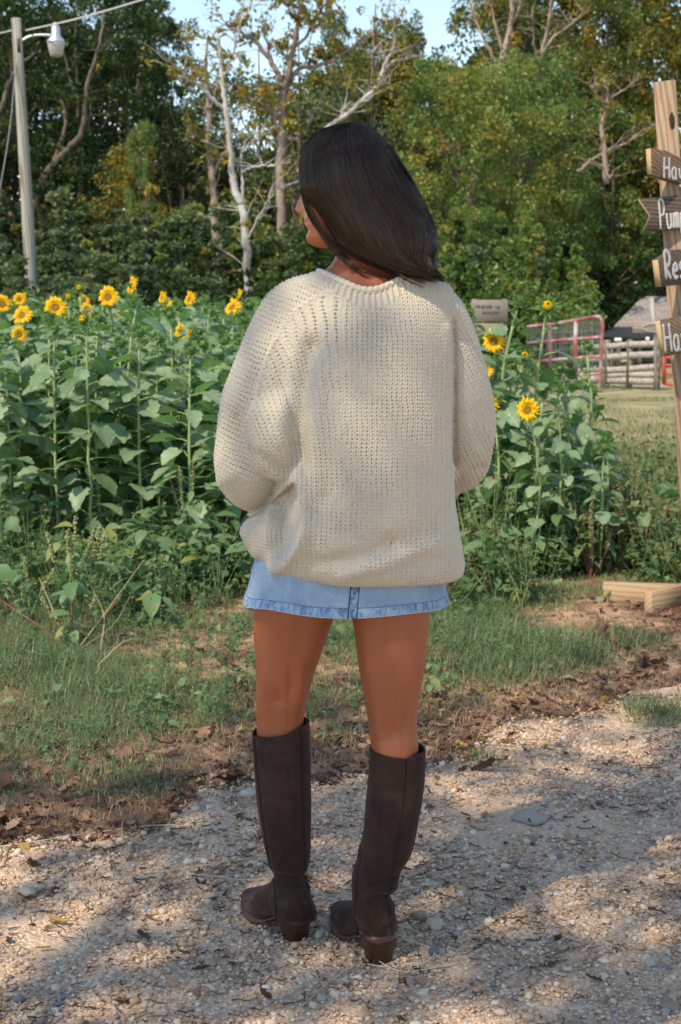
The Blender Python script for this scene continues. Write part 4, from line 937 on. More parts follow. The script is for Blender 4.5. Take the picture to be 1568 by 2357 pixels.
# seed-spike pigweeds that stand clear
def spike_weed(px, py, h, label, red=False, big=1.0, nsp=5, seed=0, leafn=14, lsz=.05):
    r_ = np.random.default_rng(seed); p = G(px, py); e = empty('pigweed', (p[0], p[1], 0), 0, label, 'weed'); sb, lb, kb = MB(), MB(), MB()
    for b in range(nsp):
        a = r_.uniform(0, 6.28); d = .1 * big * (b > 0) * r_.uniform(.5, 1.4); top = np.array([d * math.cos(a), d * math.sin(a), h * (1 if b == 0 else r_.uniform(.55, .95))])
        P = interp_rows(np.array([(0, 0, -.02), top * .5 + r_.normal(0, .01, 3), top]), 9); V, Q, T = tube(P, np.linspace(.004, .0015, 9), 5, False); sb.add(V, Q)
        n = 90; f = r_.uniform(.62, 1.0, n); c_ = np.stack([np.interp(f, np.linspace(0, 1, 9), P[:, i]) for i in range(3)], -1) + r_.normal(0, .0045, (n, 3))
        V, Fc = scatter(IV, IF, c_, rotm(r_.uniform(0, 6, n), r_.uniform(0, 1, n), r_.uniform(0, 1, n)), r_.uniform(.002, .005, n) * big); kk_ = MB().add(V, T=Fc, rnd=np.repeat(r_.random(n), 12)).build('seed_spike', leaf_spike, e)
    m_ = leafn; f = r_.uniform(.15, .8, m_); a = r_.uniform(0, 6.28, m_); pos = np.stack([.02 * np.cos(a), .02 * np.sin(a), h * f], -1)
    V, Fc = scatter(SLV2 * np.array([.75, 1, 1]), SLQ2, pos, rotm(a - 1.57, r_.uniform(-.7, .3, m_), r_.normal(0, .2, m_)), lsz * r_.uniform(.7, 1.4, m_)); lb.add(V, Fc, rnd=np.repeat(r_.uniform(.4, 1, m_), len(SLV2)))
    sb.build('stem', M_rstem if red else M_wstem, e); lb.build('leaves', M_weed, e)
spike_weed(178, 1395, .42, 'tall pigweed with pale green seed spikes rising from the grass on the left', big=1.5, nsp=7, seed=1)
spike_weed(448, 1330, .62, 'slim pigweed with seed spikes in front of the sunflower stems left of the sweater', nsp=6, seed=2, leafn=20)
spike_weed(310, 1340, .35, 'short pigweed with green spikes below the big drooping sunflower leaf', nsp=5, seed=3)
spike_weed(60, 1440, .3, 'short pigweed with green spikes in the grass near the left edge', nsp=4, seed=4)
spike_weed(168, 1490, .36, 'red stemmed weed with pale yellowing leaves in the left grass', True, nsp=3, seed=5, lsz=.075)
spike_weed(1135, 1290, .5, 'pigweed with green spikes at the foot of the sunflowers right of the skirt', nsp=6, seed=6)
spike_weed(1450, 1300, .62, 'tall brownish weed left of the sign post', True, nsp=6, seed=7)
spike_weed(1360, 1330, .45, 'brown seed spiked weed behind the wooden boards', True, nsp=5, seed=8)
# arching dry grass stalks at left
mb = MB()
for (pts) in (((175, 1500), (250, 1400), (330, 1290)), ((175, 1500), (260, 1440), (300, 1370)), ((200, 1560), (280, 1480), (330, 1470)), ((150, 1480), (120, 1400), (90, 1330)), ((1100, 1700), (1130, 1640), (1180, 1620)), ((230, 1500), (240, 1420), (215, 1360))):
    b = G(*pts[0]); P = interp_rows(np.array([b, W(*pts[1], b[1] + .1), W(*pts[2], b[1] + .15)]), 10); V, Q, T = tube(P, np.linspace(.0026, .001, 10), 5); mb.add(V, Q, T, rng.random())
tag(mb.build('dry_stalks', M_straw), kind='stuff')
mb = MB()
for (pts) in (((165, 1478), (90, 1440), (0, 1380)), ((168, 1478), (165, 1400), (166, 1330)), ((170, 1478), (220, 1440), (280, 1370))):
    b = G(*pts[0]); P = interp_rows(np.array([b, W(*pts[1], b[1] - .05), W(*pts[2], b[1])]), 10); V, Q, T = tube(P, np.linspace(.0042, .0018, 10), 6); mb.add(V, Q, T, rng.random())
tag(mb.build('pigweed', M_rstem), 'leafless red weed stalks forking low in the left grass', 'weed')

# ================================================================== UTILITY POLE
M_pole = wood_mat('weathered_pole', (0.42, 0.4, 0.36), (0.2, 0.185, 0.16), 6, 2, .004)
M_galv = simple('galvanised_metal', (0.55, 0.57, 0.62), .4, .5, .15, 8, metal=.6)
M_black = simple('black_iron', (0.03, 0.03, 0.035), .5, .4)
PY = 30.0; bt = W(75, 640, PY); tp = W(37, 42, PY)
e = empty('utility_pole', (bt[0], PY, 0), 0, 'tall weathered wooden pole with a lamp on a bent arm, at the left edge', 'pole')
b0 = np.array([bt[0] + (bt[0] - tp[0]) * .25, PY, -.3]) - np.array([bt[0], PY, 0]); t0 = tp - np.array([bt[0], PY, 0])
MB().add(*tube(np.array([b0 + (t0 - b0) * t for t in np.linspace(0, 1, 8)]), np.linspace(.15, .098, 8), 16)).build('post', M_pole, e)
Wp = lambda a, b, dy=0: W(a, b, PY + dy) - np.array([bt[0], PY, 0])
arm = MB().add(*tube(interp_rows(np.array([Wp(46, 96), Wp(52, 92), Wp(70, 83), Wp(95, 80), Wp(122, 81)]), 14), .028, 8)).build('lamp_arm', M_galv, e)
br = MB().add(*tube([Wp(42, 70), Wp(58, 68)], .035, 6)); br.add(*box(*(Wp(46, 122)[0] - .03, Wp(46, 122)[0] + .03, -.1, .1, Wp(46, 122)[2], Wp(46, 90)[2]))); br.build('bracket', M_black, e)
lc = Wp(129, 95)
def lathe(c_, prof, k=24): return loft(np.array([sell(c_[0], c_[1], c_[2] + z, r, r, k, 2) for r, z in prof][::-1])) if prof[0][1] > prof[-1][1] else loft(np.array([sell(c_[0], c_[1], c_[2] + z, r, r, k, 2) for r, z in prof]))
s_ = 1 / 107.
hd = MB().add(*lathe(lc, [(.03, -2 * s_ * 0 + .37), (.05, .36), (.05, .31), (.085, .30), (.095, .12), (.1, .1), (.17, .03), (.19, -.02), (.185, -.03)])).build('lamp_head', M_galv, e)
m = Mat('lamp_glass'); v = m.n('ShaderNodeTexWave', {'Vector': m.obj(), 'Scale': 14.0}, bands_direction='X').outputs[1]
M_glass = m.pbr((0.72, 0.7, 0.68), .3, .6, m.bump(v, .01), trans=.25)
MB().add(*lathe(lc, [(.18, -.032), (.175, -.06), (.125, -.29), (.10, -.3)])).build('lamp_shade', M_glass, hd)
M_wire = simple('service_wire', (0.5, 0.5, 0.5), .5, .4); M_wired = simple('guy_wire', (0.2, 0.22, 0.24), .5, .4)
def wire(pts, r, mt, lab, name='power_line'):
    P = interp_rows(np.array([W(*p) for p in pts]), 24); V, Q, T = tube(P, r, 5); tag(MB().add(V, Q, T).build(name, mt), lab, 'cable')
wire([(58, 70, PY), (170, 45, 29), (300, 8, 27.5), (480, -50, 25)], .017, M_wire, 'pale overhead cable running up right from the top of the utility pole')
wire([(-60, 82, 32), (0, 76, 31), (40, 66, PY)], .014, M_wire, 'short pale cable leaving the pole top towards the left edge')
wire([(40, 105, PY), (22, 300, 29.5), (-10, 490, 29)], .012, M_wired, 'thin slack guy wire left of the utility pole', 'guy_wire')

# ================================================================== SIGN POST
M_lumber = wood_mat('lumber', (0.42, 0.30, 0.21), (0.25, 0.155, 0.10), 22, 2, .0015)
M_board = wood_mat('weathered_board', (0.15, 0.112, 0.085), (0.055, 0.042, 0.034), 26, 0, .002)
M_board2 = wood_mat('brown_board', (0.25, 0.175, 0.12), (0.10, 0.066, 0.045), 26, 0, .002)
M_endgrain = simple('sawn_end', (0.48, 0.33, 0.2), .85, .2, .3, 60, bumpd=.002)
m = Mat('white_paint'); n = m.noise(160, 4, m.obj(), .7); M_paint = m.pbr(m.mix(n, (0.34, 0.33, 0.32), (0.66, 0.66, 0.66)), .8, .3)
M_knot = simple('dark_knot', (0.07, 0.05, 0.035), .9, .1, .5, 90, bumpd=.003)
SY = 6.1
pb = G(1608, 1420); SY = pb[1]; st_, sb_ = W(1530, 189, SY), pb
e = empty('sign_post', (sb_[0], SY, 0), 0, 'square lumber post carrying four hand painted direction boards, at the right edge', 'sign')
axis = st_ - sb_; hh_ = np.linalg.norm(axis); wd = .093
lean = math.atan2(axis[0], axis[2])
e.rotation_euler = (0, lean, 0)
yw = math.radians(-14)
def rz_(V, a=yw): c_, s__ = math.cos(a), math.sin(a); V = np.asarray(V); return np.stack([V[:, 0] * c_ - V[:, 1] * s__, V[:, 0] * s__ + V[:, 1] * c_, V[:, 2]], -1)
yw = math.radians(-24)
V, Q, T = box(-wd / 2, wd / 2, -wd / 2, wd / 2, -.2, hh_, .003); post = MB().add(rz_(V), Q, T).build('post', M_lumber, e)
V, T = sub_ico(IV2, IF2); V = V * np.array([.012, .004, .035]); V += rng.normal(0, .0012, V.shape); MB().add(rz_(V + np.array([.022, -wd / 2, hh_ - .17])), T=T).build('knot', M_knot, post)
V, T = sub_ico(IV2, IF2); V = V * np.array([.011, .003, .014]); MB().add(rz_(V + np.array([-.025, -wd / 2, hh_ - .58])), T=T).build('knot', M_knot, post)
FONT = {'H': [[(0, 0), (0, 1)], [(.55, 0), (.5, 1)], [(0, .5), (.52, .52)]], 'a': [[(.42, .5), (.2, .56), (.02, .35), (.08, .08), (.25, .02), (.42, .2), (.42, .55), (.42, .1), (.52, 0)]],
        'y': [[(0, .55), (.1, .15), (.3, .1), (.42, .3)], [(.45, .58), (.36, .05), (.25, -.3), (.05, -.28)]],
        'P': [[(.05, 0), (.03, 1), (.35, 1.05), (.5, .8), (.4, .55), (.05, .5)]], 'u': [[(0, .55), (.05, .1), (.25, .02), (.4, .2), (.42, .55), (.44, .02)]],
        'm': [[(0, 0), (.02, .55)], [(.02, .4), (.2, .56), (.26, .4), (.27, 0)], [(.27, .4), (.44, .56), (.5, .4), (.52, 0)]], 'p': [[(0, .55), (.02, -.35)], [(0, .45), (.25, .58), (.4, .35), (.25, .05), (.02, .1)]],
        'k': [[(0, 0), (0, 1)], [(.35, .55), (0, .25), (.4, 0)]], 'i': [[(0, 0), (0, .55)], [(0, .75), (.01, .8)]], 'n': [[(0, 0), (.02, .55)], [(.02, .4), (.25, .56), (.36, .35), (.38, 0)]],
        's': [[(.35, .5), (.15, .58), (.05, .42), (.32, .22), (.25, .02), (0, .06)]], 'R': [[(.05, 0), (.03, 1), (.35, 1.02), (.48, .78), (.35, .52), (.06, .5), (.5, 0)]],
        'e': [[(.04, .3), (.38, .34), (.3, .56), (.1, .5), (.02, .25), (.15, .02), (.4, .1)]], 't': [[(.15, .85), (.15, .05), (.32, .02)], [(0, .55), (.32, .58)]]}
def lettering(text, x, z, hgt_, wsc, y, r, ang=0.0):
    mb = MB(); cx = x
    for ch in text:
        wmax = 0
        for st in FONT[ch]:
            P = np.array([(cx + a * hgt_ * wsc, 0, z + b * hgt_) for a, b in st]); wmax = max(wmax, max(a for a, b in st))
            P = interp_rows(P, max(8, 6 * len(st)));
            P[:, 0] += rng.normal(0, r * .08, len(P)); P[:, 2] += rng.normal(0, r * .08, len(P))
            V, Q, T = tube(P, r * (0.85 + .3 * rng.random(len(P))), 8); V[:, 1] = y + V[:, 1] * .12; mb.add(V, Q, T)
        cx += (wmax + .24) * hgt_ * wsc
    return mb
def sign(zc, x0, x1, hgt_, left, tilt, thick, text, tx, tz, th, tw, r, mt, lab, yoff=.0, boardyaw=0, sag=0.0):
    """board in post-local axes; left = shape of the left end"""
    y1 = -wd / 2 * 1.28 - .002 - yoff; y0 = y1 - thick
    hf = hgt_ / 2
    if left == 'fish': O = [(x0, hf), (x1, hf), (x1, -hf), (x0 + .008, -hf), (x0 + .045, -.005)]
    elif left == 'sag': O = [(x0, hf), (x0 + .09, hf - .004), (x0 + .17, hf - .03), (x1, hf - .06), (x1, -hf - .06), (x0 + .1, -hf - .02), (x0 + .008, -hf)]
    elif left == 'peak': O = [(x0, hf - .035), (x0 + .09, hf), (x0 + .12, hf + .002), (x1, hf), (x1, -hf), (x0 + .01, -hf)]
    else: O = [(x0, hf), (x1, hf + .01), (x1, -hf + .01), (x0 + .012, -hf)]
    O = np.array(O)[::-1]; b = .0025; c_ = O.mean(0)
    def rg(y, ins): P = O + (c_ - O) * ins / np.maximum(np.linalg.norm(c_ - O, axis=1), 1e-6)[:, None]; return np.stack([P[:, 0], np.full(len(P), y), P[:, 1]], -1)
    mb = MB(); mb.add(*loft(np.array([rg(y0, .004), rg(y0 + b, 0), rg(y1 - b, 0), rg(y1, .004)])[:, ::-1]))
    V, Q, T, A = mb.data(); V = V + rng.normal(0, .0006, V.shape)
    ct, s_t = math.cos(tilt), math.sin(tilt)
    def tr(V): V = np.asarray(V); V2 = np.stack([V[:, 0] * ct + V[:, 2] * s_t, V[:, 1], -V[:, 0] * s_t + V[:, 2] * ct + zc], -1); return rz_(V2, yw * .0 + boardyaw)
    me = mesh_from('sign_board', tr(V), Q, T, False); me.materials.append(mt); me.materials.append(M_endgrain)
    for p in me.polygons:
        if p.normal.x < -.55: p.material_index = 1
    o = link(bpy.data.objects.new('sign_board', me), e); tag(o, lab)
    L = lettering(text, tx, tz, th, tw, y0 - .0006, r); Vl, Ql, Tl, A = L.data(); ml = mesh_from('lettering', tr(Vl), Ql, Tl); ml.materials.append(M_paint); link(bpy.data.objects.new('lettering', ml), o)
rotE = np.array(Matrix.Rotation(lean, 3, 'Y'))
def solve(px, py, by, tilt, zc, y):
    """board-local (x,z) of a picture point on the face of a board turned by by"""
    x = z = 0.0
    def f(x, z):
        V = np.array([[x * math.cos(tilt) + z * math.sin(tilt), y, -x * math.sin(tilt) + z * math.cos(tilt) + zc]]); V = rz_(V, by); w = V @ rotE.T + sb_
        a, b = PX(w); return float(a[0]), float(b[0])
    for _ in range(30):
        a, b = f(x, z); ax, bx = f(x + .01, z); az_, bz = f(x, z + .01)
        J = np.array([[ax - a, az_ - a], [bx - b, bz - b]]) / .01; dx_ = np.linalg.solve(J, [px - a, py - b]); x += dx_[0]; z += dx_[1]
    return x, z
FY = -wd / 2 * 1.28 - .002
def board(pxl, pyt, pyb, txt, tpx, tpt, tpb, tw, r, L, left, tilt, th, mt, lab, by):
    yf = FY - th; _, zt = solve(pxl, pyt, by, 0, 0, yf); _, zb = solve(pxl, pyb, by, 0, 0, yf); zc = (zt + zb) / 2
    x0, _ = solve(pxl, (pyt + pyb) / 2, by, tilt, zc, yf); zc += x0 * math.sin(tilt)
    tx, tb = solve(tpx, tpb, by, tilt, zc, yf); _, tt = solve(tpx, tpt, by, tilt, zc, yf)
    sign(zc, x0, x0 + L, zt - zb, left, tilt, th, txt, tx, tb, tt - tb, tw, r, mt, lab, boardyaw=by)
board(1497, 341, 400, 'Hay', 1529, 362, 410, .62, .0048, .42, 'sag', .10, .032, M_board2, 'top board reading Hay, brown, tilting down to the right', .50)
board(1474, 458, 534, 'Pumpkins', 1521, 464, 528, .36, .0042, .60, 'fish', 0.0, .02, M_board, 'second board with a notched end, reading Pumpkins', .10)
board(1517, 578, 660, 'Rest', 1533, 582, 643, .60, .0075, .45, 'peak', 0.0, .036, M_board, 'third board, grey with a pale sawn end and thick painted letters', .62)
board(1523, 737, 822, 'Hay', 1533, 745, 812, .52, .0056, .42, 'cut', -.04, .034, M_board2, 'lowest board, reading Hay in white paint', .52)

# ================================================================== TIMBER FRAME ON THE GROUND
M_pine = wood_mat('new_pine', (0.50, 0.35, 0.225), (0.38, 0.235, 0.13), 16, 0, .001, (.25, .7), .7)
a, b, c_ = G(1387, 1398), G(1700, 1410), G(1500, 1428)
e = empty('timber_frame', (a[0], a[1], 0), 0, 'low frame of pale sawn boards on the grass at the foot of the sign post', 'wooden frame')
def plank(p, q, h0, h1, th, lab=None):
    p, q = np.asarray(p)[:2] - a[:2], np.asarray(q)[:2] - a[:2]; L = np.linalg.norm(q - p); an = math.atan2(q[1] - p[1], q[0] - p[0])
    V, Q, T = box(0, L, 0, th, h0, h1, .003); o = MB().add(V, Q, T).build('board', M_pine, e); o.location = (p[0], p[1], 0); o.rotation_euler = (0, 0, an); return o
plank(a, b, -.02, .118, .038)
plank(c_, np.array([1.63, 6.45]), -.02, .125, .04)
plank(c_ + np.array([.7, .0, 0]), b + np.array([.2, -.2, 0]), -.02, .12, .038)

# ================================================================== FENCE, GATE, BARN
m = Mat('fence_board'); n = m.noise(1, 5, m.map(m.obj(), (2.2, 22, 22)), .65); M_fence = m.pbr(m.ramp(n, [(.3, (0.22, 0.19, 0.165)), (.6, (0.5, 0.47, 0.43))]), .9, .2)
M_fpost = wood_mat('fence_post', (0.33, 0.29, 0.25), (0.12, 0.1, 0.08), 6, 2, .004)
def fence_run(e, pa, Ya, pb_, Yb, rows, post_px, th=.03):
    """boards between two picture columns; rows of (yl_top,yl_bot,yr_top,yr_bot)"""
    o0 = np.array(e.location)
    for tl, bl_, tr_, br_ in rows:
        A, B, C_, D = W(pa, tl, Ya), W(pa, bl_, Ya), W(pb_, tr_, Yb), W(pb_, br_, Yb); n = 9; V = []
        for t in np.linspace(0, 1, n):
            u, l = A + (C_ - A) * t, B + (D - B) * t; w = .008 * math.sin(t * 5 + tl); u = u + [0, 0, w]; l = l + [0, 0, w + rng.normal(0, .002)]
            V += [l, u, u + [0, th, 0], l + [0, th, 0]]
        V, Q, T = loft(np.array(V).reshape(n, 4, 3)); MB().add(V - o0, Q, T).build('rail', M_fence, e, False)
    for px in post_px:
        t = (px - pa) / (pb_ - pa); Y = Ya + (Yb - Ya) * t + .06; x = W(px, 800, Y)[0]; top = W(px, 782, Y)[2]
        V, Q, T = tube(np.array([(x, Y, -.2), (x + .01, Y, top * .5), (x, Y, top)]), .065, 8); MB().add(V - o0, Q, T).build('fence_post', M_fpost, e)
p0 = W(1390, 800, 27.5)
e = empty('board_fence', (p0[0], 27.5, 0), 0, 'weathered grey board fence between the gate and the sign post', 'fence')
fence_run(e, 1388, 28.2, 1516, 27.0, [(790, 804, 784, 799), (815, 830, 808, 824), (845, 860, 838, 853), (860, 870, 855, 870), (868, 884, 870, 885)], [1398, 1450, 1514])
p0 = W(1250, 800, 30)
e = empty('board_fence', (p0[0], 30, 0), 0, 'weathered grey board fence seen through the bars of the red gate', 'fence')
fence_run(e, 1200, 31, 1380, 29.3, [(800, 815, 793, 808), (828, 842, 820, 834), (850, 862, 846, 858), (868, 884, 864, 882)], [1215, 1290, 1360])
M_gred = Mat('gate_paint'); n = M_gred.noise(3.2, 5, M_gred.obj(), .7); M_gred = M_gred.pbr(M_gred.ramp(n, [(0.38, (0.42, 0.38, 0.4)), (0.5, (0.38, 0.14, 0.15)), (0.62, (0.36, 0.075, 0.08))]), .45, .4)
M_red = simple('red_gate_paint', (0.45, 0.08, 0.06), .5, .4, .2, 5)
GY = 26.5; g0 = W(1385, 890, GY)
e = empty('farm_gate', (g0[0], GY, 0), 0, 'tubular farm gate with faded red and white paint and wire mesh', 'gate')
gw = lambda px, py: W(px, py, GY + (1385 - px) * .012) - np.array([g0[0], GY, 0])
MB().add(*tube(interp_rows(np.array([gw(1379, 905), gw(1383, 850), gw(1386, 780), gw(1387, 745), gw(1382, 731), gw(1368, 729), gw(1320, 738), gw(1270, 746), gw(1215, 752)]), 60), .034, 10)).build('frame', M_gred, e)
for l, r in ((782, 776), (826, 820), (864, 860), (898, 900)): MB().add(*tube([gw(1215, l + 8), gw(1300, (l + r) / 2 + 3), gw(1384, r)], .032, 8)).build('bar', M_gred, e)
MB().add(*tube([gw(1326, 738), gw(1325, 860)], .042, 8)).build('upright', M_gred, e); MB().add(*tube([gw(1268, 746), gw(1270, 900)], .055, 8)).build('upright', simple('gate_upright', (0.14, 0.09, 0.09), .6, .3), e)
mb = MB()
for i in range(34):
    px = 1216 + i * 5; mb.add(*tube([gw(px, 752 - (px - 1215) * .135), gw(px + rng.normal(0, 1.5), 800), gw(px, 860)], .0045, 3))
for y in (760, 785, 800): mb.add(*tube([gw(1216, y + 8), gw(1384, y)], .0045, 3))
mb.build('wire_mesh', simple('gate_wire', (0.32, 0.33, 0.33), .5, .5), e)
g1 = W(1540, 880, 26)
e = empty('red_gate', (g1[0], 26, 0), 0, 'small bright red metal gate behind the sign post', 'gate')
gw = lambda px, py: W(px, py, 26) - np.array([g1[0], 26, 0])
MB().add(*tube([gw(1528, 800), gw(1529, 884)], .04, 8)).build('frame', M_red, e); MB().add(*tube([gw(1529, 882), gw(1640, 900)], .035, 8)).build('frame', M_red, e)
for y in (822, 840, 860): MB().add(*tube([gw(1529, y), gw(1640, y + 8)], .03, 8)).build('bar', M_red, e)
# barn
M_shingle = Mat('shingles'); q = M_shingle; v = q.n('ShaderNodeTexBrick', {'Vector': q.map(q.n('ShaderNodeTexCoord').outputs['UV'], (1, 1, 1)), 'Scale': 1.0, 'Color1': (0.23, 0.19, 0.18, 1), 'Color2': (0.38, 0.33, 0.31, 1), 'Mortar': (0.1, 0.08, 0.08, 1), 'Mortar Size': 0.012, 'Brick Width': .3, 'Row Height': .16})
nn = q.noise(5, 5, q.obj(), .7); M_shingle = q.pbr(q.mix(q.math('MULTIPLY', nn, .6), v.outputs[0], (0.34, 0.3, 0.28)), .9, .15, q.bump(nn, .02))
M_tarp = simple('dark_tarp', (0.035, 0.04, 0.05), .55, .4, .4, 3, bumpd=.01); M_dark = simple('barn_boards', (0.12, 0.095, 0.08), .9, .2, .4, 6)
BY = 38.0; c0 = W(1545, 800, BY)
e = empty('barn', (c0[0], BY, 0), 0, 'open sided barn with a grey shingle roof and dark tarp awning', 'barn')
bw = lambda px, py, dy=0: W(px, py, BY + dy) - np.array([c0[0], BY, 0])
def poly_slab(name, pts, th, mt, parent, uv=False):
    P = np.array(pts); n = np.cross(P[1] - P[0], P[2] - P[0]); n /= np.linalg.norm(n); V = np.vstack([P, P - n * th]); k = len(P)
    me = bpy.data.meshes.new(name); me.from_pydata([tuple(v) for v in V], [], [list(range(k)), list(range(2 * k - 1, k - 1, -1))] + [[i, i + k, (i + 1) % k + k, (i + 1) % k] for i in range(k)])
    if uv:
        L = me.uv_layers.new(name='UVMap'); ax = P[1] - P[0]; ax /= np.linalg.norm(ax); ay = np.cross(n, ax)
        for lp in me.loops: v_ = V[lp.vertex_index] - P[0]; L.data[lp.index].uv = (float(v_ @ ax), float(v_ @ ay))
    me.materials.append(mt); return link(bpy.data.objects.new(name, me), parent)
poly_slab('roof', [bw(1412, 752), bw(1720, 752), bw(1640, 682, 2.4), bw(1490, 682, 2.4), bw(1472, 690, 2.1)], .05, M_shingle, e, True)
poly_slab('roof', [bw(1720, 752, 5), bw(1412, 752, 5), bw(1490, 682, 2.45), bw(1640, 682, 2.45)], .05, M_shingle, e, True)
poly_slab('tarp', [bw(1374, 770, -2.2), bw(1400, 775, -2.4), bw(1480, 777, -2.5), bw(1700, 777, -2.5), bw(1700, 750, .2), bw(1420, 751, .1)], .03, M_tarp, e)
poly_slab('wall', [bw(1420, 850, 4.5), bw(1700, 850, 4.5), bw(1700, 752, 4.5), bw(1420, 752, 4.5)], .05, M_dark, e)
for px in (1408, 1424, 1472, 1530, 1600): MB().add(*tube([bw(px, 862, -2.2), bw(px, 776, -2.2)], .06, 8)).build('post', M_fpost, e)
for y in (815, 832): MB().add(*tube([bw(1410, y, 1), bw(1600, y - 4, 1)], .05, 4)).build('rail', M_fence, e)
m = Mat('bulb'); M_bulb = m.pbr((0.9, 0.88, 0.82), .2, .6)
mb = MB().add(*tube(interp_rows(np.array([bw(1400, 784, -2.6), bw(1425, 777, -2.6), bw(1450, 783, -2.6), bw(1475, 777, -2.6), bw(1505, 782, -2.6)]), 24), .008, 4)); sl_ = mb.build('string_lights', M_black); sl_.location = e.location
tag(sl_, 'string of small round bulbs under the tarp of the barn', 'string lights')
for px, py in ((1419, 782), (1427, 782), (1451, 786), (1491, 780)):
    b_ = MB().add(IV2 * .055, T=IF2).build('bulb', M_bulb, sl_); b_.location = tuple(bw(px, py, -2.6))
# weathered post with small hanging sign by the barn
M_grey = wood_mat('pale_grey_wood', (0.5, 0.49, 0.45), (0.3, 0.28, 0.25), 6, 2)
qb = W(1505, 870, 31); e = empty('yard_sign', (qb[0], 31, 0), 0, 'leaning pale pole with a small white oval sign in front of the barn roof', 'sign')
qw = lambda px, py, dy=0: W(px, py, 31 + dy) - np.array([qb[0], 31, 0])
MB().add(*tube([qw(1510, 880), qw(1508, 760), qw(1500, 684)], .05, 8)).build('post', M_grey, e)
A, B = qw(1456, 766, -.08), qw(1540, 740, -.08); MB().add(*box(A[0], B[0], -.1, -.07, A[2], B[2], .005)).build('board', wood_mat('sign_plank', (0.42, 0.36, 0.3), (0.25, 0.2, 0.16), 6, 0), e)
t = np.linspace(0, 2 * np.pi, 40); cc = (qw(1508, 754)); MB().add(*tube(np.stack([cc[0] + .3 * np.cos(t), np.full(40, -.112), cc[2] + .085 * np.sin(t)], -1), .012, 6)).build('emblem', M_paint, e)
# notice board behind the shoulder
nb_ = W(1140, 700, 24); e = empty('notice_board', (nb_[0], 24, 0), 0, 'faded grey notice board with rows of worn writing, behind the right shoulder of the sweater', 'notice board')
nw = lambda px, py, dy=0: W(px, py, 24 + dy) - np.array([nb_[0], 24, 0])
M_nb = simple('faded_board', (0.24, 0.205, 0.18), .9, .2, .25, 9); M_nb2 = simple('faded_board_low', (0.27, 0.22, 0.155), .9, .2, .25, 9); M_ink = simple('worn_ink', (0.12, 0.1, 0.09), .9, .1, .5, 30)
for x0_, y0_, x1_, y1_, mt in ((1085, 740, 1170, 690, M_nb), (1090, 792, 1160, 744, M_nb2)):
    A, B = nw(x0_, y0_), nw(x1_, y1_); MB().add(*box(A[0], B[0], 0, .04, A[2], B[2], .004)).build('panel', mt, e)
mb = MB()
for yy_, xa, xb in ((705, 1095, 1132), (707, 1140, 1152), (719, 1110, 1150), (762, 1093, 1108), (762, 1116, 1120)):
    x = xa
    while x < xb:
        h_ = rng.uniform(2.5, 6); A, B = nw(x, yy_ + h_, 0), nw(x + rng.uniform(1, 2), yy_ - 3, 0); mb.add(*box(A[0], B[0], -.006, -.001, A[2], B[2])); x += rng.uniform(2.2, 3.6)
mb.build('lettering', M_ink, e)
for px in (1092, 1162): MB().add(*tube([nw(px, 880, .09), nw(px, 688, .09)], .045, 8)).build('post', M_fpost, e)
# ================================================================== PERSON
person = empty('person', (0.03, 2.87, 0), 0, 'woman in cream knitted sweater, denim mini skirt and brown knee boots, looking left', 'person')
PO = np.array([0.03, 2.87, 0.0])
XW = lambda px, Y, py: W(px, py, Y)[0]
def pxrings(rows, n, k=56, e=2.2):
    """rows: (py, L, R, yback, yfront) -> horizontal rings matching that outline"""
    R = interp_rows(rows, n); out = []
    for py, L, R_, yb, yf in R:
        ym = (yb + yf) / 2; z = W(784, py, ym)[2]; xl, xr = W(L, py, ym)[0], W(R_, py, ym)[0]
        out.append(sell((xl + xr) / 2, ym, z, (xr - xl) / 2, (yf - yb) / 2, k, e))
    return out
# ---------------- body
bm_ = MB()
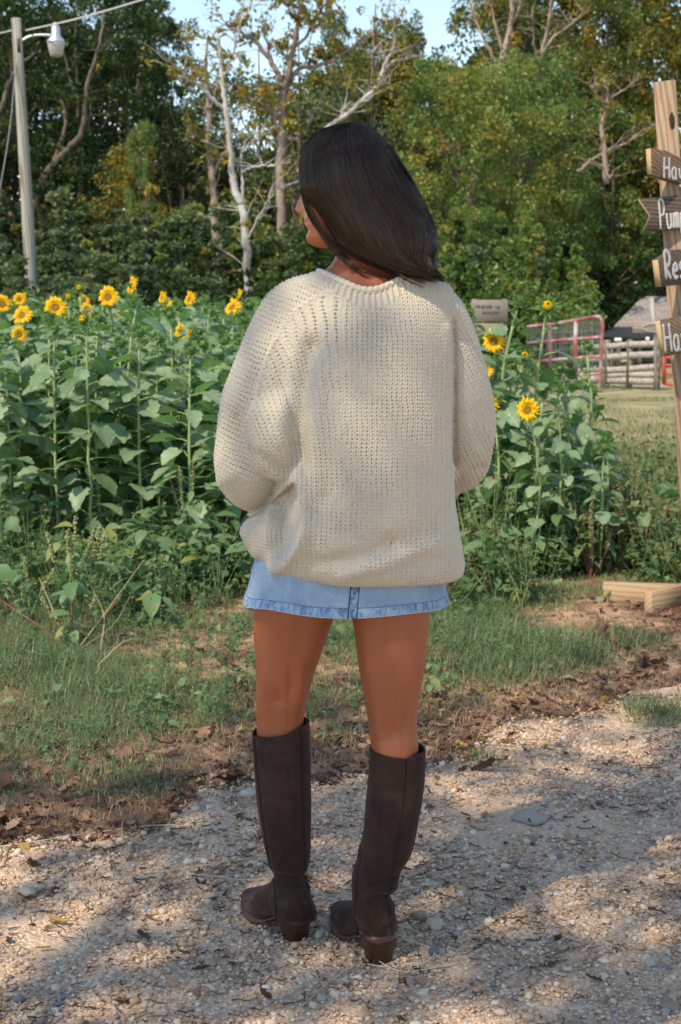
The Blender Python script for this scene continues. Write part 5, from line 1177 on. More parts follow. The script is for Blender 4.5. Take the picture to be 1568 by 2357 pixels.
# head: radial rings in a local frame, forward = +x
def head_mesh():
    Cc = np.array([0, .006, .014, .022, .030, .038, .046, .053, .060, .067, .074, .081, .090, .100, .112, .125, .140, .155, .172, .190, .205, .216, .222])
    c0_ = [0, .006, .014, .024, .036, .045, .053, .060, .068, .08, .095, .108, .122, .14, .16, .18, .2, .215, .222]
    Ff = [.052, .070, .0795, .082, .0765, .0815, .0780, .0835, .0790, .0815, .0840, .0830, .0885, .089, .086, .077, .058, .035, .008]
    wc = [0, .02, .05, .08, .11, .14, .17, .195, .212, .222]; wf = [.022, .046, .060, .068, .0735, .0765, .073, .060, .037, .008]
    bc = [0, .03, .06, .1, .14, .17, .2, .215, .222]; bf = [.01, .045, .072, .094, .099, .094, .07, .04, .008]
    cs_ = np.linspace(0, .222, 64); k = 72; a = np.linspace(-np.pi, np.pi, k, endpoint=False); rings = []
    for c_ in cs_:
        f_, w_, b_ = np.interp(c_, c0_, Ff), np.interp(c_, wc, wf), np.interp(c_, bc, bf)
        e_ = 2.15 if c_ > .04 else 1.85
        ca, sa = np.cos(a), np.sin(a); X_ = np.where(ca > 0, f_, b_) * np.sign(ca) * np.abs(ca) ** (2 / e_); Y_ = w_ * np.sign(sa) * np.abs(sa) ** (2 / 2.1)
        g1 = lambda mu, s: np.exp(-((c_ - mu) / s) ** 2)
        # nose
        nz = np.interp(c_, [.060, .068, .074, .080, .090, .104, .116], [0, .012, .022, .0235, .017, .009, 0]); wdt = np.interp(c_, [.066, .08, .1, .116], [.2, .16, .09, .07])
        X_ = X_ + nz * np.exp(-(a / wdt) ** 2)
        X_ = X_ + .004 * g1(.072, .006) * np.exp(-((np.abs(a) - .2) / .09) ** 2)       # nostril wings
        X_ = X_ - .011 * g1(.109, .011) * np.exp(-((np.abs(a) - .42) / .2) ** 2)      # eye sockets
        X_ = X_ + .006 * g1(.108, .007) * np.exp(-((np.abs(a) - .42) / .12) ** 2)     # eyeballs behind lids
        X_ = X_ + .004 * g1(.124, .006) * np.exp(-((np.abs(a) - .40) / .25) ** 2)     # brow
        X_ = X_ - .004 * g1(.053, .0025) * np.exp(-(a / .28) ** 2)                    # mouth line
        X_ = X_ - .005 * g1(.036, .006) * np.exp(-(a / .35) ** 2)
        Y_ = Y_ + .004 * g1(.078, .02) * np.sign(a) * np.exp(-((np.abs(a) - .85) / .35) ** 2)   # cheekbone
        # ears
        Y_ = Y_ + np.sign(a) * .012 * g1(.098, .022) * np.exp(-((np.abs(a) - 1.72) / .12) ** 2)
        rings.append(np.stack([X_, Y_, np.full(k, c_)], -1))
    return loft(np.array(rings))
HV, HQ, HT = head_mesh()
FW = math.radians(180 - 14)          # facing direction: to the left, slightly away
chinz = W(700, 568, 2.86)[2]
def head_tf(V):
    V = np.asarray(V, float).copy(); p = math.radians(-2); V[:, 2] -= .1
    V = np.stack([V[:, 0] * math.cos(p) - V[:, 2] * math.sin(p), V[:, 1], V[:, 0] * math.sin(p) + V[:, 2] * math.cos(p)], -1)
    c_, s__ = math.cos(FW), math.sin(FW); R = np.stack([V[:, 0] * c_ - V[:, 1] * s__, V[:, 0] * s__ + V[:, 1] * c_, V[:, 2]], -1)
    return R + np.array([HX, 2.875, chinz + .1])
HX = W(675, 480, 2.87)[0] + .1045 * math.cos(math.radians(14))
bm_.add(head_tf(HV), HQ, HT)
# neck and torso
NR = [(545, 790, 905, 2.83, 2.93), (575, 776, 890, 2.825, 2.935), (600, 768, 886, 2.815, 2.94), (618, 752, 900, 2.808, 2.95), (634, 728, 930, 2.80, 2.955), (650, 708, 962, 2.796, 2.965), (668, 690, 985, 2.793, 2.97),
      (690, 680, 995, 2.79, 2.98), (760, 668, 1005, 2.78, 3.0), (880, 680, 1005, 2.78, 3.01), (1000, 705, 985, 2.785, 3.0), (1100, 712, 975, 2.79, 2.99), (1200, 680, 985, 2.785, 3.0), (1290, 630, 1000, 2.78, 3.02), (1345, 640, 960, 2.8, 3.0)]
V, Q, T = loft(np.array(pxrings(NR, 60))); bm_.add(V, Q, T)
# legs
def leg_rings(rows, n, k=40, kk=1.04):
    R = interp_rows(rows, n); out = []
    for py, L, R_, yc in R:
        z = W(784, py, yc)[2]; xl, xr = W(L, py, yc)[0], W(R_, py, yc)[0]; r = (xr - xl) / 2; out.append(sell((xl + xr) / 2, yc, z, r, r * kk, k, 2.05))
    return out
LEGL = [(1330, 590, 778, 2.90), (1395, 583, 776, 2.90), (1450, 584, 760, 2.90), (1500, 586, 742, 2.90), (1550, 589, 724, 2.90), (1600, 590, 711, 2.90), (1640, 590, 702, 2.905), (1680, 591, 698, 2.905), (1740, 594, 700, 2.905), (1830, 606, 698, 2.90), (1930, 612, 702, 2.90), (2000, 642, 688, 2.90), (2040, 648, 690, 2.90)]
LEGR = [(1330, 800, 990, 2.89), (1400, 806, 990, 2.885), (1450, 815, 987, 2.88), (1500, 821, 983, 2.875), (1550, 828, 976, 2.87), (1600, 837, 967, 2.865), (1640, 844, 961, 2.862), (1680, 849, 961, 2.86), (1730, 855, 963, 2.855), (1800, 860, 952, 2.85), (1880, 852, 938, 2.845), (1980, 844, 900, 2.84), (2060, 842, 884, 2.84)]
for rows in (LEGL, LEGR):
    V, Q, T = loft(np.array(leg_rings(rows, 50))); bm_.add(V, Q, T)
# arms inside the sleeves, folded in front, with hands
sh = {-1: W(655, 700, 2.88), 1: W(1015, 705, 2.89)}; el = {-1: W(600, 1050, 2.95), 1: W(1075, 1040, 2.97)}
wr = {-1: np.array([-.02, 3.14, 1.02]), 1: np.array([.11, 3.13, 1.05])}
for s in (-1, 1):
    V, Q, T = tube(interp_rows(np.array([sh[s] + [-s * .02, 0, 0.0], sh[s] + (el[s] - sh[s]) * .5, el[s]]), 14), np.linspace(.046, .037, 14), 16); bm_.add(V, Q, T)
    V, Q, T = tube(interp_rows(np.array([el[s], (el[s] + wr[s]) / 2 + [0, .015, 0], wr[s]]), 14), np.linspace(.038, .024, 14), 16); bm_.add(V, Q, T)
    d = np.array([-s, .1, .05]) * -1 if False else np.array([-s * 1.0, .12, .0]); d /= np.linalg.norm(d); up = np.array([0, 0, 1.0]); nrm = np.cross(d, up)
    V, Q, T = tube([wr[s], wr[s] + d * .04, wr[s] + d * .085], [.024, .030, .033], 14, ell=.55); bm_.add(V, Q, T)
    for i, (off, L) in enumerate(((.027, .068), (.009, .078), (-.009, .073), (-.026, .058))):
        b = wr[s] + d * .08 + up * off; c_ = nrm * (-.006 * s)
        V, Q, T = tube([b, b + d * L * .45 + c_, b + d * L * .8 + c_ * 3, b + d * L + c_ * 5], [.0088, .0085, .0078, .0055], 10); bm_.add(V, Q, T)
    b = wr[s] + d * .025 + up * .022; V, Q, T = tube([b, b + d * .025 + up * .022, b + d * .05 + up * .03], [.011, .010, .007], 10); bm_.add(V, Q, T)
V, Q, T, _ = bm_.data(); body = voxel(V, Q, T, .0036, 3)
V = getV(body); N_ = getN(body); px, py = PX(V); back = np.clip(-N_[:, 1] * 2, 0, 1)
gz = lambda x0, y0, sx, sy: np.exp(-((px - x0) / sx) ** 2 - ((py - y0) / sy) ** 2)
d_ = -.008 * gz(638, 1612, 18, 24) - .007 * gz(668, 1580, 9, 55) + .005 * gz(612, 1580, 12, 60) + .005 * gz(692, 1580, 9, 50) - .005 * gz(690, 1460, 14, 70)
d_ += -.007 * gz(905, 1690, 18, 24) - .006 * gz(932, 1660, 8, 45) - .004 * gz(880, 1500, 16, 80) + .002 * gz(870, 1670, 14, 35) + .003 * gz(945, 1660, 10, 40)
l, _ = polydist(px, py, [(598, 1623), (640, 1617), (680, 1623)]); d_ += -.0009 * np.exp(-(l / 3) ** 2)
l, _ = polydist(px, py, [(855, 1708), (890, 1704), (930, 1698), (955, 1690)]); d_ += -.0010 * np.exp(-(l / 3) ** 2)
l, _ = polydist(px, py, [(842, 610), (845, 640), (848, 690)]); d_ += -.0035 * np.exp(-(l / 22) ** 2)          # spine hollow
l, _ = polydist(px, py, [(770, 610), (742, 636), (715, 650)]); d_ += .002 * np.exp(-(l / 12) ** 2)
V = V + N_ * (d_ * back)[:, None]; V -= PO; setV(body, V); smooth_all(body)
m = Mat('skin'); co = m.obj(); n = m.noise(5, 3, co); nf = m.noise(420, 3, co, .6)
c = m.mix(n, (0.24, 0.06, 0.022), (0.36, 0.10, 0.04)); c = m.mix(m.math('MULTIPLY', nf, .25), c, (0.26, 0.08, 0.04)); c = m.mix(m.math('MULTIPLY', m.noise(38, 4, co, .65), .3), c, (0.5, 0.17, 0.09))
z_ = m.n('ShaderNodeSeparateXYZ', {0: co}).outputs[2]
fc = m.math('MULTIPLY', m.math('SUBTRACT', z_, 1.44), 14, clamp=True)
c = m.mix(m.math('MULTIPLY', fc, .4), c, (0.62, 0.26, 0.15))
M_skin = m.pbr(c, .42, .4, m.bump(nf, .0004), **{'Subsurface Weight': .12, 'Subsurface Radius': (.02, .008, .004), 'Subsurface Scale': .5})
body.materials.append(M_skin); bo = link(bpy.data.objects.new('body', body), person)
# lips and lashes as small surface parts
def head_pt(a, c_, out=0.0):
    i = np.argmin(np.abs(np.linspace(0, .222, 64) - c_)); j = int(round((a + np.pi) / (2 * np.pi) * 72)) % 72; p = HV[i * 72 + j].copy(); r = np.linalg.norm(p[:2]); p[:2] *= (r + out) / r; return p
mb = MB()
for c_, rr_ in ((.0572, .0042), (.0488, .0048)):
    P = np.array([head_pt(a, c_, -.0012 + (0 if abs(a) < .3 else -.001)) for a in np.linspace(-.42, .42, 11)]); V, Q, T = tube(P, rr_ * np.sin(np.linspace(.35, math.pi - .35, 11)), 8); mb.add(head_tf(V) - PO, Q, T)
mb.build('lips', simple('lips', (0.48, 0.17, 0.13), .4, .5, .1), person)
mb = MB()
for s in (-1, 1):
    for q in np.linspace(-.16, .16, 14):
        b = head_pt(s * .42 + q, .1075, .0005); V, Q, T = tube([b, b + [.006, 0, .001], b + [.010, 0, .005]], [.0007, .0005, .0002], 3); mb.add(head_tf(V) - PO, Q, T)
    P = np.array([head_pt(s * (.2 + q), .1225 + .003 * math.sin(q * 5), .0015) for q in np.linspace(0, .5, 9)]); V, Q, T = tube(P, .0011 * np.sin(np.linspace(.5, math.pi - .2, 9)), 6); mb.add(head_tf(V) - PO, Q, T)
M_lash = simple('lash', (0.02, 0.014, 0.012), .6, .3); mb.build('eyebrow', M_lash, person)
for s in (-1, 1):
    p = head_pt(s * .42, .1085, -.0085); V = IV2 * .0115 + p; MB().add(head_tf(V) - PO, T=IF2).build('eye', simple('eye', (0.7, 0.68, 0.66), .2, .6, .1), person)

# ---------------- skirt
def skirt():
    rows = [(1215, 625, 1000, 2.775, 3.02), (1290, 584, 1021, 2.765, 3.03), (1340, 570, 1022, 2.762, 3.035), (1385, 557, 1025, 2.758, 3.04)]
    Rr = interp_rows(rows, 46); k = 260; out = []
    for q, (py, L, R_, yb, yf) in enumerate(Rr):
        t = q / 45; yc = 2.9; z = W(784, py, yc)[2]; xl, xr = W(L, py, yc)[0], W(R_, py, yc)[0]; rg = sell((xl + xr) / 2, yc, z, (xr - xl) / 2, yc - yb, k, 2.35, yf - yc)
        a = np.arange(k) / k * 2 * np.pi
        hb = 1.0 if t > .845 else 0.0; w = (.0016 * hb + (-.0008 if abs(t - .84) < .012 else 0)) + .0035 * t * np.sin(a * 3 + 1.1) + .002 * t * np.sin(a * 7 + 2)
        w = w + hb * (.0012 * vnoise(a * 22 + t * 5, t * 8 + a * 0, 1, 5) + .0009 * np.sin(a * 95 + t * 9))
        cth = np.array([(xl + xr) / 2, yc, z]); dd_ = rg - cth; dd_[:, 2] = 0; nn_ = np.linalg.norm(dd_, axis=1)[:, None]; rg = rg + dd_ / nn_ * w[:, None]
        rg[:, 2] += .004 * t * np.sin(a * 2 + .6) + .003 * t * np.sin(a * 5)
        out.append(rg)
    return np.array(out)
SR = skirt(); n_, k_, _ = SR.shape
inner = SR[::-1].copy(); c_ = SR.mean(1); inner[:, :, :2] = c_[::-1][:, None, :2] + (inner[:, :, :2] - c_[::-1][:, None, :2]) * .985
allr = np.concatenate([SR, inner]); V = allr.reshape(-1, 3); Q = grid_quads(2 * n_, k_)
tt = np.concatenate([np.repeat(np.linspace(0, 1, n_), k_), np.repeat(np.linspace(1, 0, n_), k_)]); aa = np.tile(np.arange(k_) / k_, 2 * n_)
me = mesh_from('skirt', V - PO, Q, attrs={'tt': tt, 'aa': aa})
m = Mat('denim'); co = m.obj(); tta = m.attr('tt'); aaa = m.attr('aa')
tw = m.n('ShaderNodeTexWave', {'Vector': co, 'Scale': 130.0, 'Distortion': 1.5, 'Detail': 2.0}, bands_direction='DIAGONAL').outputs[1]
n1 = m.noise(14, 5, co, .7); n2 = m.noise(260, 3, co, .7)
c = m.ramp(n1, [(0.3, (0.2, 0.32, 0.50)), (0.5, (0.31, 0.45, 0.63)), (0.7, (0.46, 0.59, 0.74))])
c = m.mix(m.math('MULTIPLY', n2, .55), c, (0.10, 0.19, 0.36)); c = m.mix(m.math('MULTIPLY', tw, .18), c, (0.55, 0.66, 0.78))
cv = m.n('ShaderNodeCombineXYZ', {0: m.math('MULTIPLY', aaa, 150), 1: m.math('MULTIPLY', tta, 5)})
sk = m.noise(1.0, 3, cv, .6, .5)
hemm = m.math('GREATER_THAN', tta, .845)
c = m.mix(hemm, c, m.ramp(sk, [(0.36, (0.12, 0.22, 0.42)), (0.5, (0.25, 0.39, 0.60)), (0.66, (0.42, 0.55, 0.72))]))
st = m.math('LESS_THAN', m.math('ABSOLUTE', m.math('SUBTRACT', tta, .842)), .006)
edge = m.math('GREATER_THAN', tta, .985); c = m.mix(edge, c, (0.5, 0.6, 0.72))
dash = m.math('GREATER_THAN', m.math('FRACT', m.math('MULTIPLY', aaa, 330)), .3)
c = m.mix(m.math('MULTIPLY', st, dash), c, (0.05, 0.07, 0.12))
# centre seam at angle
sa = m.math('ABSOLUTE', m.math('SUBTRACT', aaa, .7585)); inseam = m.math('LESS_THAN', sa, .0052); 
c = m.mix(inseam, c, m.ramp(m.noise(90, 3, co), [(0.4, (0.09, 0.17, 0.34)), (0.6, (0.36, 0.5, 0.68))]))
s2 = m.math('LESS_THAN', m.math('ABSOLUTE', m.math('SUBTRACT', sa, .0050)), .0007); c = m.mix(s2, c, (0.03, 0.05, 0.11))
M_denim = m.pbr(c, .88, .2, m.bump(m.math('ADD', m.math('MULTIPLY', tw, .5), m.math('ADD', n2, m.math('MULTIPLY', sk, hemm))), .0022))
me.materials.append(M_denim); link(bpy.data.objects.new('skirt', me), person)

# ---------------- boots
m = Mat('suede'); co = m.obj(); n1 = m.noise(9, 4, co, .6); n2 = m.noise(700, 3, co, .7); n3 = m.noise(45, 4, co, .6)
c = m.ramp(m.math('ADD', m.math('MULTIPLY', n1, .6), m.math('MULTIPLY', n3, .4)), [(0.32, (0.014, 0.007, 0.0058)), (0.5, (0.025, 0.013, 0.011)), (0.68, (0.05, 0.029, 0.025))])
c = m.mix(m.math('MULTIPLY', n2, .2), c, (0.08, 0.05, 0.044)); dz_ = m.math('MULTIPLY', m.math('SUBTRACT', .16, m.n('ShaderNodeSeparateXYZ', {0: co}).outputs[2]), 5, clamp=True); c = m.mix(m.math('MULTIPLY', m.math('MULTIPLY', dz_, m.ramp(m.noise(22, 5, co, .7), [(.45, (0, 0, 0)), (.7, (1, 1, 1))])), .55), c, (0.2, 0.145, 0.11))
M_suede = m.pbr(c, .95, .15, m.bump(n2, .0006), **{'Sheen Weight': .2, 'Sheen Roughness': .5, 'Sheen Tint': (0.5, 0.34, 0.3, 1)})
m = Mat('stacked_heel'); n = m.noise(1, 3, m.map(m.obj(), (30, 30, 420))); M_heel = m.pbr(m.ramp(n, [(.35, (0.025, 0.01, 0.007)), (.65, (0.08, 0.03, 0.018))]), .4, .4); M_sole = simple('boot_sole', (0.07, 0.034, 0.024), .6, .4, .25, 60)
def boot(rows, top, heel, tip, wscale, seams, folds, label):
    mb = MB(); R = interp_rows(rows, 60); rings = []
    for py, L, R_, yc, kk in R:
        z = W(784, py, yc)[2]; xl, xr = W(L, py, yc)[0], W(R_, py, yc)[0]; r = (xr - xl) / 2; rings.append(sell((xl + xr) / 2, yc, z, r, r * kk, 40, 2.15))
    mb.add(*loft(np.array(rings)[::-1]))
    heel, tip = np.array(heel), np.array(tip); d = tip - heel; Lf = np.linalg.norm(d); d /= Lf; nr_ = np.array([-d[1], d[0]])
    prof = [(-.004, .012, .062, .085), (.004, .026, .057, .125), (.025, .034, .054, .150), (.055, .036, .047, .150), (.085, .034, .034, .135), (.12, .037, .016, .108), (.155, .0425, .008, .086), (.19, .040, .007, .070), (.225, .030, .010, .056), (.25, .019, .014, .046), (.258, .009, .019, .036)]
    P = interp_rows(np.array(prof), 40); P[:, 0] *= Lf / .258; fr = []
    for s, w, zb, zt in P:
        c2 = heel + d * s; a = np.linspace(0, 2 * np.pi, 32, endpoint=False); ww = w * wscale * np.sign(np.cos(a)) * np.abs(np.cos(a)) ** .8; hz = (zb + zt) / 2 + (zt - zb) / 2 * np.sign(np.sin(a)) * np.abs(np.sin(a)) ** .75
        ww = ww * np.where(np.sin(a) > 0, 1 - .45 * np.sin(a) ** 2 * (s > .09), 1)
        fr.append(np.stack([c2[0] + nr_[0] * ww, c2[1] + nr_[1] * ww, hz], -1))
    mb.add(*loft(np.array(fr)))
    V, Q, T, _ = mb.data(); me = voxel(V, Q, T, .0029, 5); V = getV(me); Nn = getN(me); px, py = PX(V); bk_ = np.clip(-Nn[:, 1] * 2.5 + .3, 0, 1)
    dsp = np.zeros(len(V))
    for poly, amp, wd_ in folds: l, _ = polydist(px, py, poly); dsp += 1.4 * amp * np.exp(-(l / wd_) ** 2)
    for poly in seams: l, sd = polydist(px, py, poly); dsp += (.0020 * np.exp(-((l - 3.2) / 2.0) ** 2) * (sd > 0) - .0026 * np.exp(-(l / 1.8) ** 2)) * (Nn[:, 1] < .2)
    dsp += .0012 * vnoise(px, py, 30, 13) * bk_
    V = V + Nn * (dsp * np.where(Nn[:, 1] < .3, 1, 0))[:, None]
    # cut the opening along a slanted top line
    zl, zr = W(top[0][0], top[0][1], rows[0][3])[2], W(top[1][0], top[1][1], rows[0][3])[2]; xl, xr = W(top[0][0], top[0][1], rows[0][3])[0], W(top[1][0], top[1][1], rows[0][3])[0]
    lim = zl + (zr - zl) * np.clip((V[:, 0] - xl) / (xr - xl), -.3, 1.3)
    if top[2]: lim = lim + top[2] * np.clip((V[:, 0] - (xl + .72 * (xr - xl))) / ((xr - xl) * .28), 0, 1)
    Lx, S_, Tt = getQ(me); Qd = Lx.reshape(-1, 4) if (Tt == 4).all() else None
    up_ = V[:, 2] > lim - .002; keep = ~up_[Qd].all(1)
    V[:, 2] = np.where(up_, lim, V[:, 2])
    Qk = Qd[keep]; used = np.unique(Qk); rm = -np.ones(len(V), int); rm[used] = np.arange(len(used)); m2 = mesh_from('boot', V[used] - PO, rm[Qk]); m2.materials.append(M_suede)
    bpy.data.meshes.remove(me); o = bpy.data.objects.new('boot', m2); link(o, person); tag(o, label)
    so = o.modifiers.new('thick', 'SOLIDIFY'); so.thickness = .0032; so.offset = -1
    # heel block and sole
    hb = MB(); rr_ = []
    for z, w, l0, l1 in ((-.002, .027, .004, .054), (.004, .027, .003, .054), (.03, .030, -.002, .059), (.05, .0345, -.009, .068), (.066, .0365, -.011, .076)):
        a = np.linspace(0, 2 * np.pi, 36, endpoint=False); s = (l0 + l1) / 2 - (l1 - l0) / 2 * np.sign(np.cos(a)) * np.abs(np.cos(a)) ** .75; w2 = w * wscale * np.sign(np.sin(a)) * np.abs(np.sin(a)) ** .85
        w2 = w2 * np.where(s > l1 - .008, .9, 1); zz = z - (.0 if z < .05 else np.clip(s - .02, 0, 1) * .22)
        rr_.append(np.stack([heel[0] + d[0] * s + nr_[0] * w2, heel[1] + d[1] * s + nr_[1] * w2, np.broadcast_to(zz, s.shape)], -1))
    V, Q, T = loft(np.array(rr_)); hb.add(V - PO, Q, T); hb.build('heel', M_heel, o)
    sb = MB(); rr_ = []
    for s, w, zb, zt in P[10:]:
        c2 = heel + d * s; w = w * wscale * 1.03 + .0005; z0 = zb - .002; q = np.array([(w, z0), (w, z0 + .0045), (-w, z0 + .0045), (-w, z0)]); rr_.append(np.stack([c2[0] + nr_[0] * q[:, 0], c2[1] + nr_[1] * q[:, 0], q[:, 1]], -1))
    V, Q, T = loft(np.array(rr_)[:, ::-1]); sb.add(V - PO, Q, T); sb.build('sole', M_sole, o, False)
    return o
BL = [(1655, 580, 713, 2.905, .98), (1700, 581, 714, 2.905, .98), (1760, 584, 716, 2.905, .98), (1850, 592, 717, 2.90, .98), (1930, 604, 716, 2.90, 1.0), (1975, 617, 714, 2.90, 1.0), (2000, 624, 709, 2.90, 1.05), (2020, 627, 703, 2.90, 1.1), (2040, 624, 705, 2.90, 1.1), (2070, 620, 718, 2.905, 1.05), (2095, 624, 729, 2.912, .95), (2112, 634, 731, 2.915, .8)]
BR = [(1700, 850, 980, 2.855, .98), (1730, 850, 980, 2.855, .98), (1790, 847, 979, 2.855, .98), (1850, 841, 971, 2.85, .98), (1900, 837, 962, 2.845, 1.0), (1960, 826, 948, 2.84, 1.0), (2000, 813, 926, 2.84, 1.02), (2030, 809, 918, 2.84, 1.05), (2060, 810, 903, 2.84, 1.08), (2090, 812, 906, 2.84, 1.0), (2125, 820, 916, 2.84, .9), (2147, 834, 916, 2.842, .76)]
hl = G(690, 2160); hr = G(882, 2212)
boot(BL, ((580, 1686), (700, 1668), .006), (hl[0] + .006, hl[1] - .022), (G(572, 2085)[0] - .004, 3.105), 1.0,
     [[(690, 1668), (694, 1800), (698, 1900), (702, 1990), (705, 2040), (715, 2090), (722, 2135)], [(586, 1690), (596, 1800), (610, 1920), (626, 2000), (634, 2050), (638, 2140)], [(636, 2040), (670, 2043), (708, 2041)]],
     [([(625, 2014), (665, 2020), (706, 2022)], -.005, 9), ([(640, 2000), (680, 2006)], .003, 10), ([(640, 1985), (660, 1960), (700, 1950)], .002, 14)], 'brown suede knee boot on the left, its toe turned outwards')
boot(BR, ((850, 1719), (968, 1733), .010), (hr[0] + .002, hr[1] - .020), (G(770, 2110)[0] + .006, 3.035), 1.02,
     [[(938, 1735), (930, 1850), (915, 1950), (898, 2030), (893, 2080), (900, 2130), (905, 2170)], [(849, 1740), (838, 1850), (834, 1920), (826, 2000), (820, 2050), (817, 2110), (830, 2160)], [(822, 2076), (860, 2084), (898, 2088)]],
     [([(828, 1985), (860, 2010), (905, 2025)], -.004, 9), ([(825, 2060), (860, 2040), (910, 2025)], -.005, 8), ([(840, 2050), (880, 2048), (905, 2040)], .004, 9), ([(830, 2000), (850, 2030)], .003, 10), ([(880, 2062), (903, 2066)], -.004, 7)], 'brown suede knee boot on the right, standing nearer and creased at the ankle')

# ---------------- sweater
sw = MB()
SWR = [(624, 742, 945, 2.835, 2.935), (630, 712, 975, 2.82, 2.945), (640, 672, 1008, 2.805, 2.96), (655, 642, 1032, 2.79, 2.975), (675, 622, 1045, 2.78, 2.99), (710, 612, 1052, 2.765, 3.01), (770, 612, 1048, 2.745, 3.03), (850, 615, 1043, 2.73, 3.05),
       (950, 622, 1041, 2.72, 3.06), (1050, 640, 1041, 2.715, 3.08), (1120, 636, 1041, 2.71, 3.09), (1165, 612, 1044, 2.708, 3.10), (1205, 564, 1051, 2.71, 3.11), (1238, 554, 1058, 2.715, 3.11), (1264, 558, 1064, 2.722, 3.10), (1290, 568, 1068, 2.73, 3.09), (1312, 582, 1064, 2.745, 3.08), (1320, 606, 1048, 2.765, 3.06), (1320, 680, 1000, 2.81, 3.02)]
V, Q, T = loft(np.array(pxrings(SWR, 110, 96, 2.35))[::-1])
# hem rises to the left and a little to the right
px, py = PX(V); wt = np.clip((py - 1190) / 120, 0, 1); wt = wt * wt * (3 - 2 * wt)
dz = np.where(px < 850, .034 * ((850 - px) / 260) ** 2, -.004 * ((px - 850) / 205) ** 2); V[:, 2] += wt * np.clip(dz, -.01, .05)
sw.add(V, Q, T)
def sleeve(path, rad, ell, k=40, n=70):
    P = interp_rows(np.array([W(a, b, y) for a, b, y in path]), n); R = np.interp(np.linspace(0, 1, n), np.linspace(0, 1, len(rad)), rad); E_ = np.interp(np.linspace(0, 1, n), np.linspace(0, 1, len(ell)), ell)
    T_, N1, B1 = frames(P); a = np.linspace(0, 2 * np.pi, k, endpoint=False); rg = []
    for i in range(n):
        # ell stretches along world Y
        v = R[i] * (np.cos(a)[:, None] * N1[i] + np.sin(a)[:, None] * B1[i]); v[:, 1] *= E_[i]; rg.append(P[i] + v)
    return loft(np.array(rg))
LS = [(722, 672, 2.885), (675, 712, 2.885), (645, 790, 2.88), (624, 870, 2.875), (606, 940, 2.87), (588, 1010, 2.87), (575, 1070, 2.885), (583, 1112, 2.93), (640, 1120, 3.02), (730, 1110, 3.09), (800, 1105, 3.12)]
V, Q, T = sleeve(LS, [.035, .060, .072, .081, .088, .080, .0725, .058, .052, .046, .036], [1.2, 1.2, 1.25, 1.25, 1.2, 1.15, 1.1, 1, 1, 1, 1]); sw.add(V, Q, T)
V, Q, T = sleeve([(640, 900, 2.83), (628, 960, 2.81), (630, 1020, 2.80), (648, 1062, 2.80), (668, 1086, 2.80)], [.05, .066, .066, .045, .022], [1, 1, .9, .8, .8]); sw.add(V, Q, T)
RS_ = [(965, 676, 2.885), (1010, 715, 2.885), (1036, 780, 2.89), (1050, 850, 2.895), (1062, 920, 2.90), (1072, 980, 2.905), (1072, 1030, 2.93), (1066, 1072, 2.985), (1020, 1092, 3.06), (940, 1095, 3.11), (880, 1095, 3.12)]
V, Q, T = sleeve(RS_, [.035, .048, .053, .060, .065, .062, .056, .050, .046, .042, .036], [1.3, 1.35, 1.35, 1.3, 1.25, 1.1, 1, 1, 1, 1, 1]); sw.add(V, Q, T)
V, Q, T, _ = sw.data(); sme = voxel(V, Q, T, .0050, 3, 0)
def fold(me, folds, lim=.0):
    V = getV(me); Nn = getN(me); px, py = PX(V); dsp = np.zeros(len(V))
    for poly, amp, wd_ in folds: l, _ = polydist(px, py, poly); dsp += amp * np.exp(-(l / wd_) ** 2)
    bk_ = np.clip(-Nn[:, 1] * 3 + .6, 0, 1)
    S = lambda q: np.clip(q, 0, 1) ** 2 * (3 - 2 * np.clip(q, 0, 1))
    lineY = np.interp(px, [500, 585, 630, 665, 690, 705], [1178, 1178, 1150, 1122, 1112, 1118]); lineX = np.interp(py, [1100, 1130, 1180, 1250, 1320, 1350], [688, 697, 701, 684, 645, 610])
    rec = .046 * S((py - lineY + 3) / 8) * S((lineX - px + 4) / 16) * S((1335 - py) / 120) * S((py - 1090) / 10)
    rec = rec + .026 * S((px - 1041) / 6) * S((py - 700) / 90) * S((1235 - py) / 40)
    V[:, 1] += rec * np.clip((2.90 - V[:, 1]) / .12, 0, 1)
    V = V + (Nn * .5 + np.array([0, -.5, 0]) * 1.0) * (dsp * bk_)[:, None]; setV(me, V)
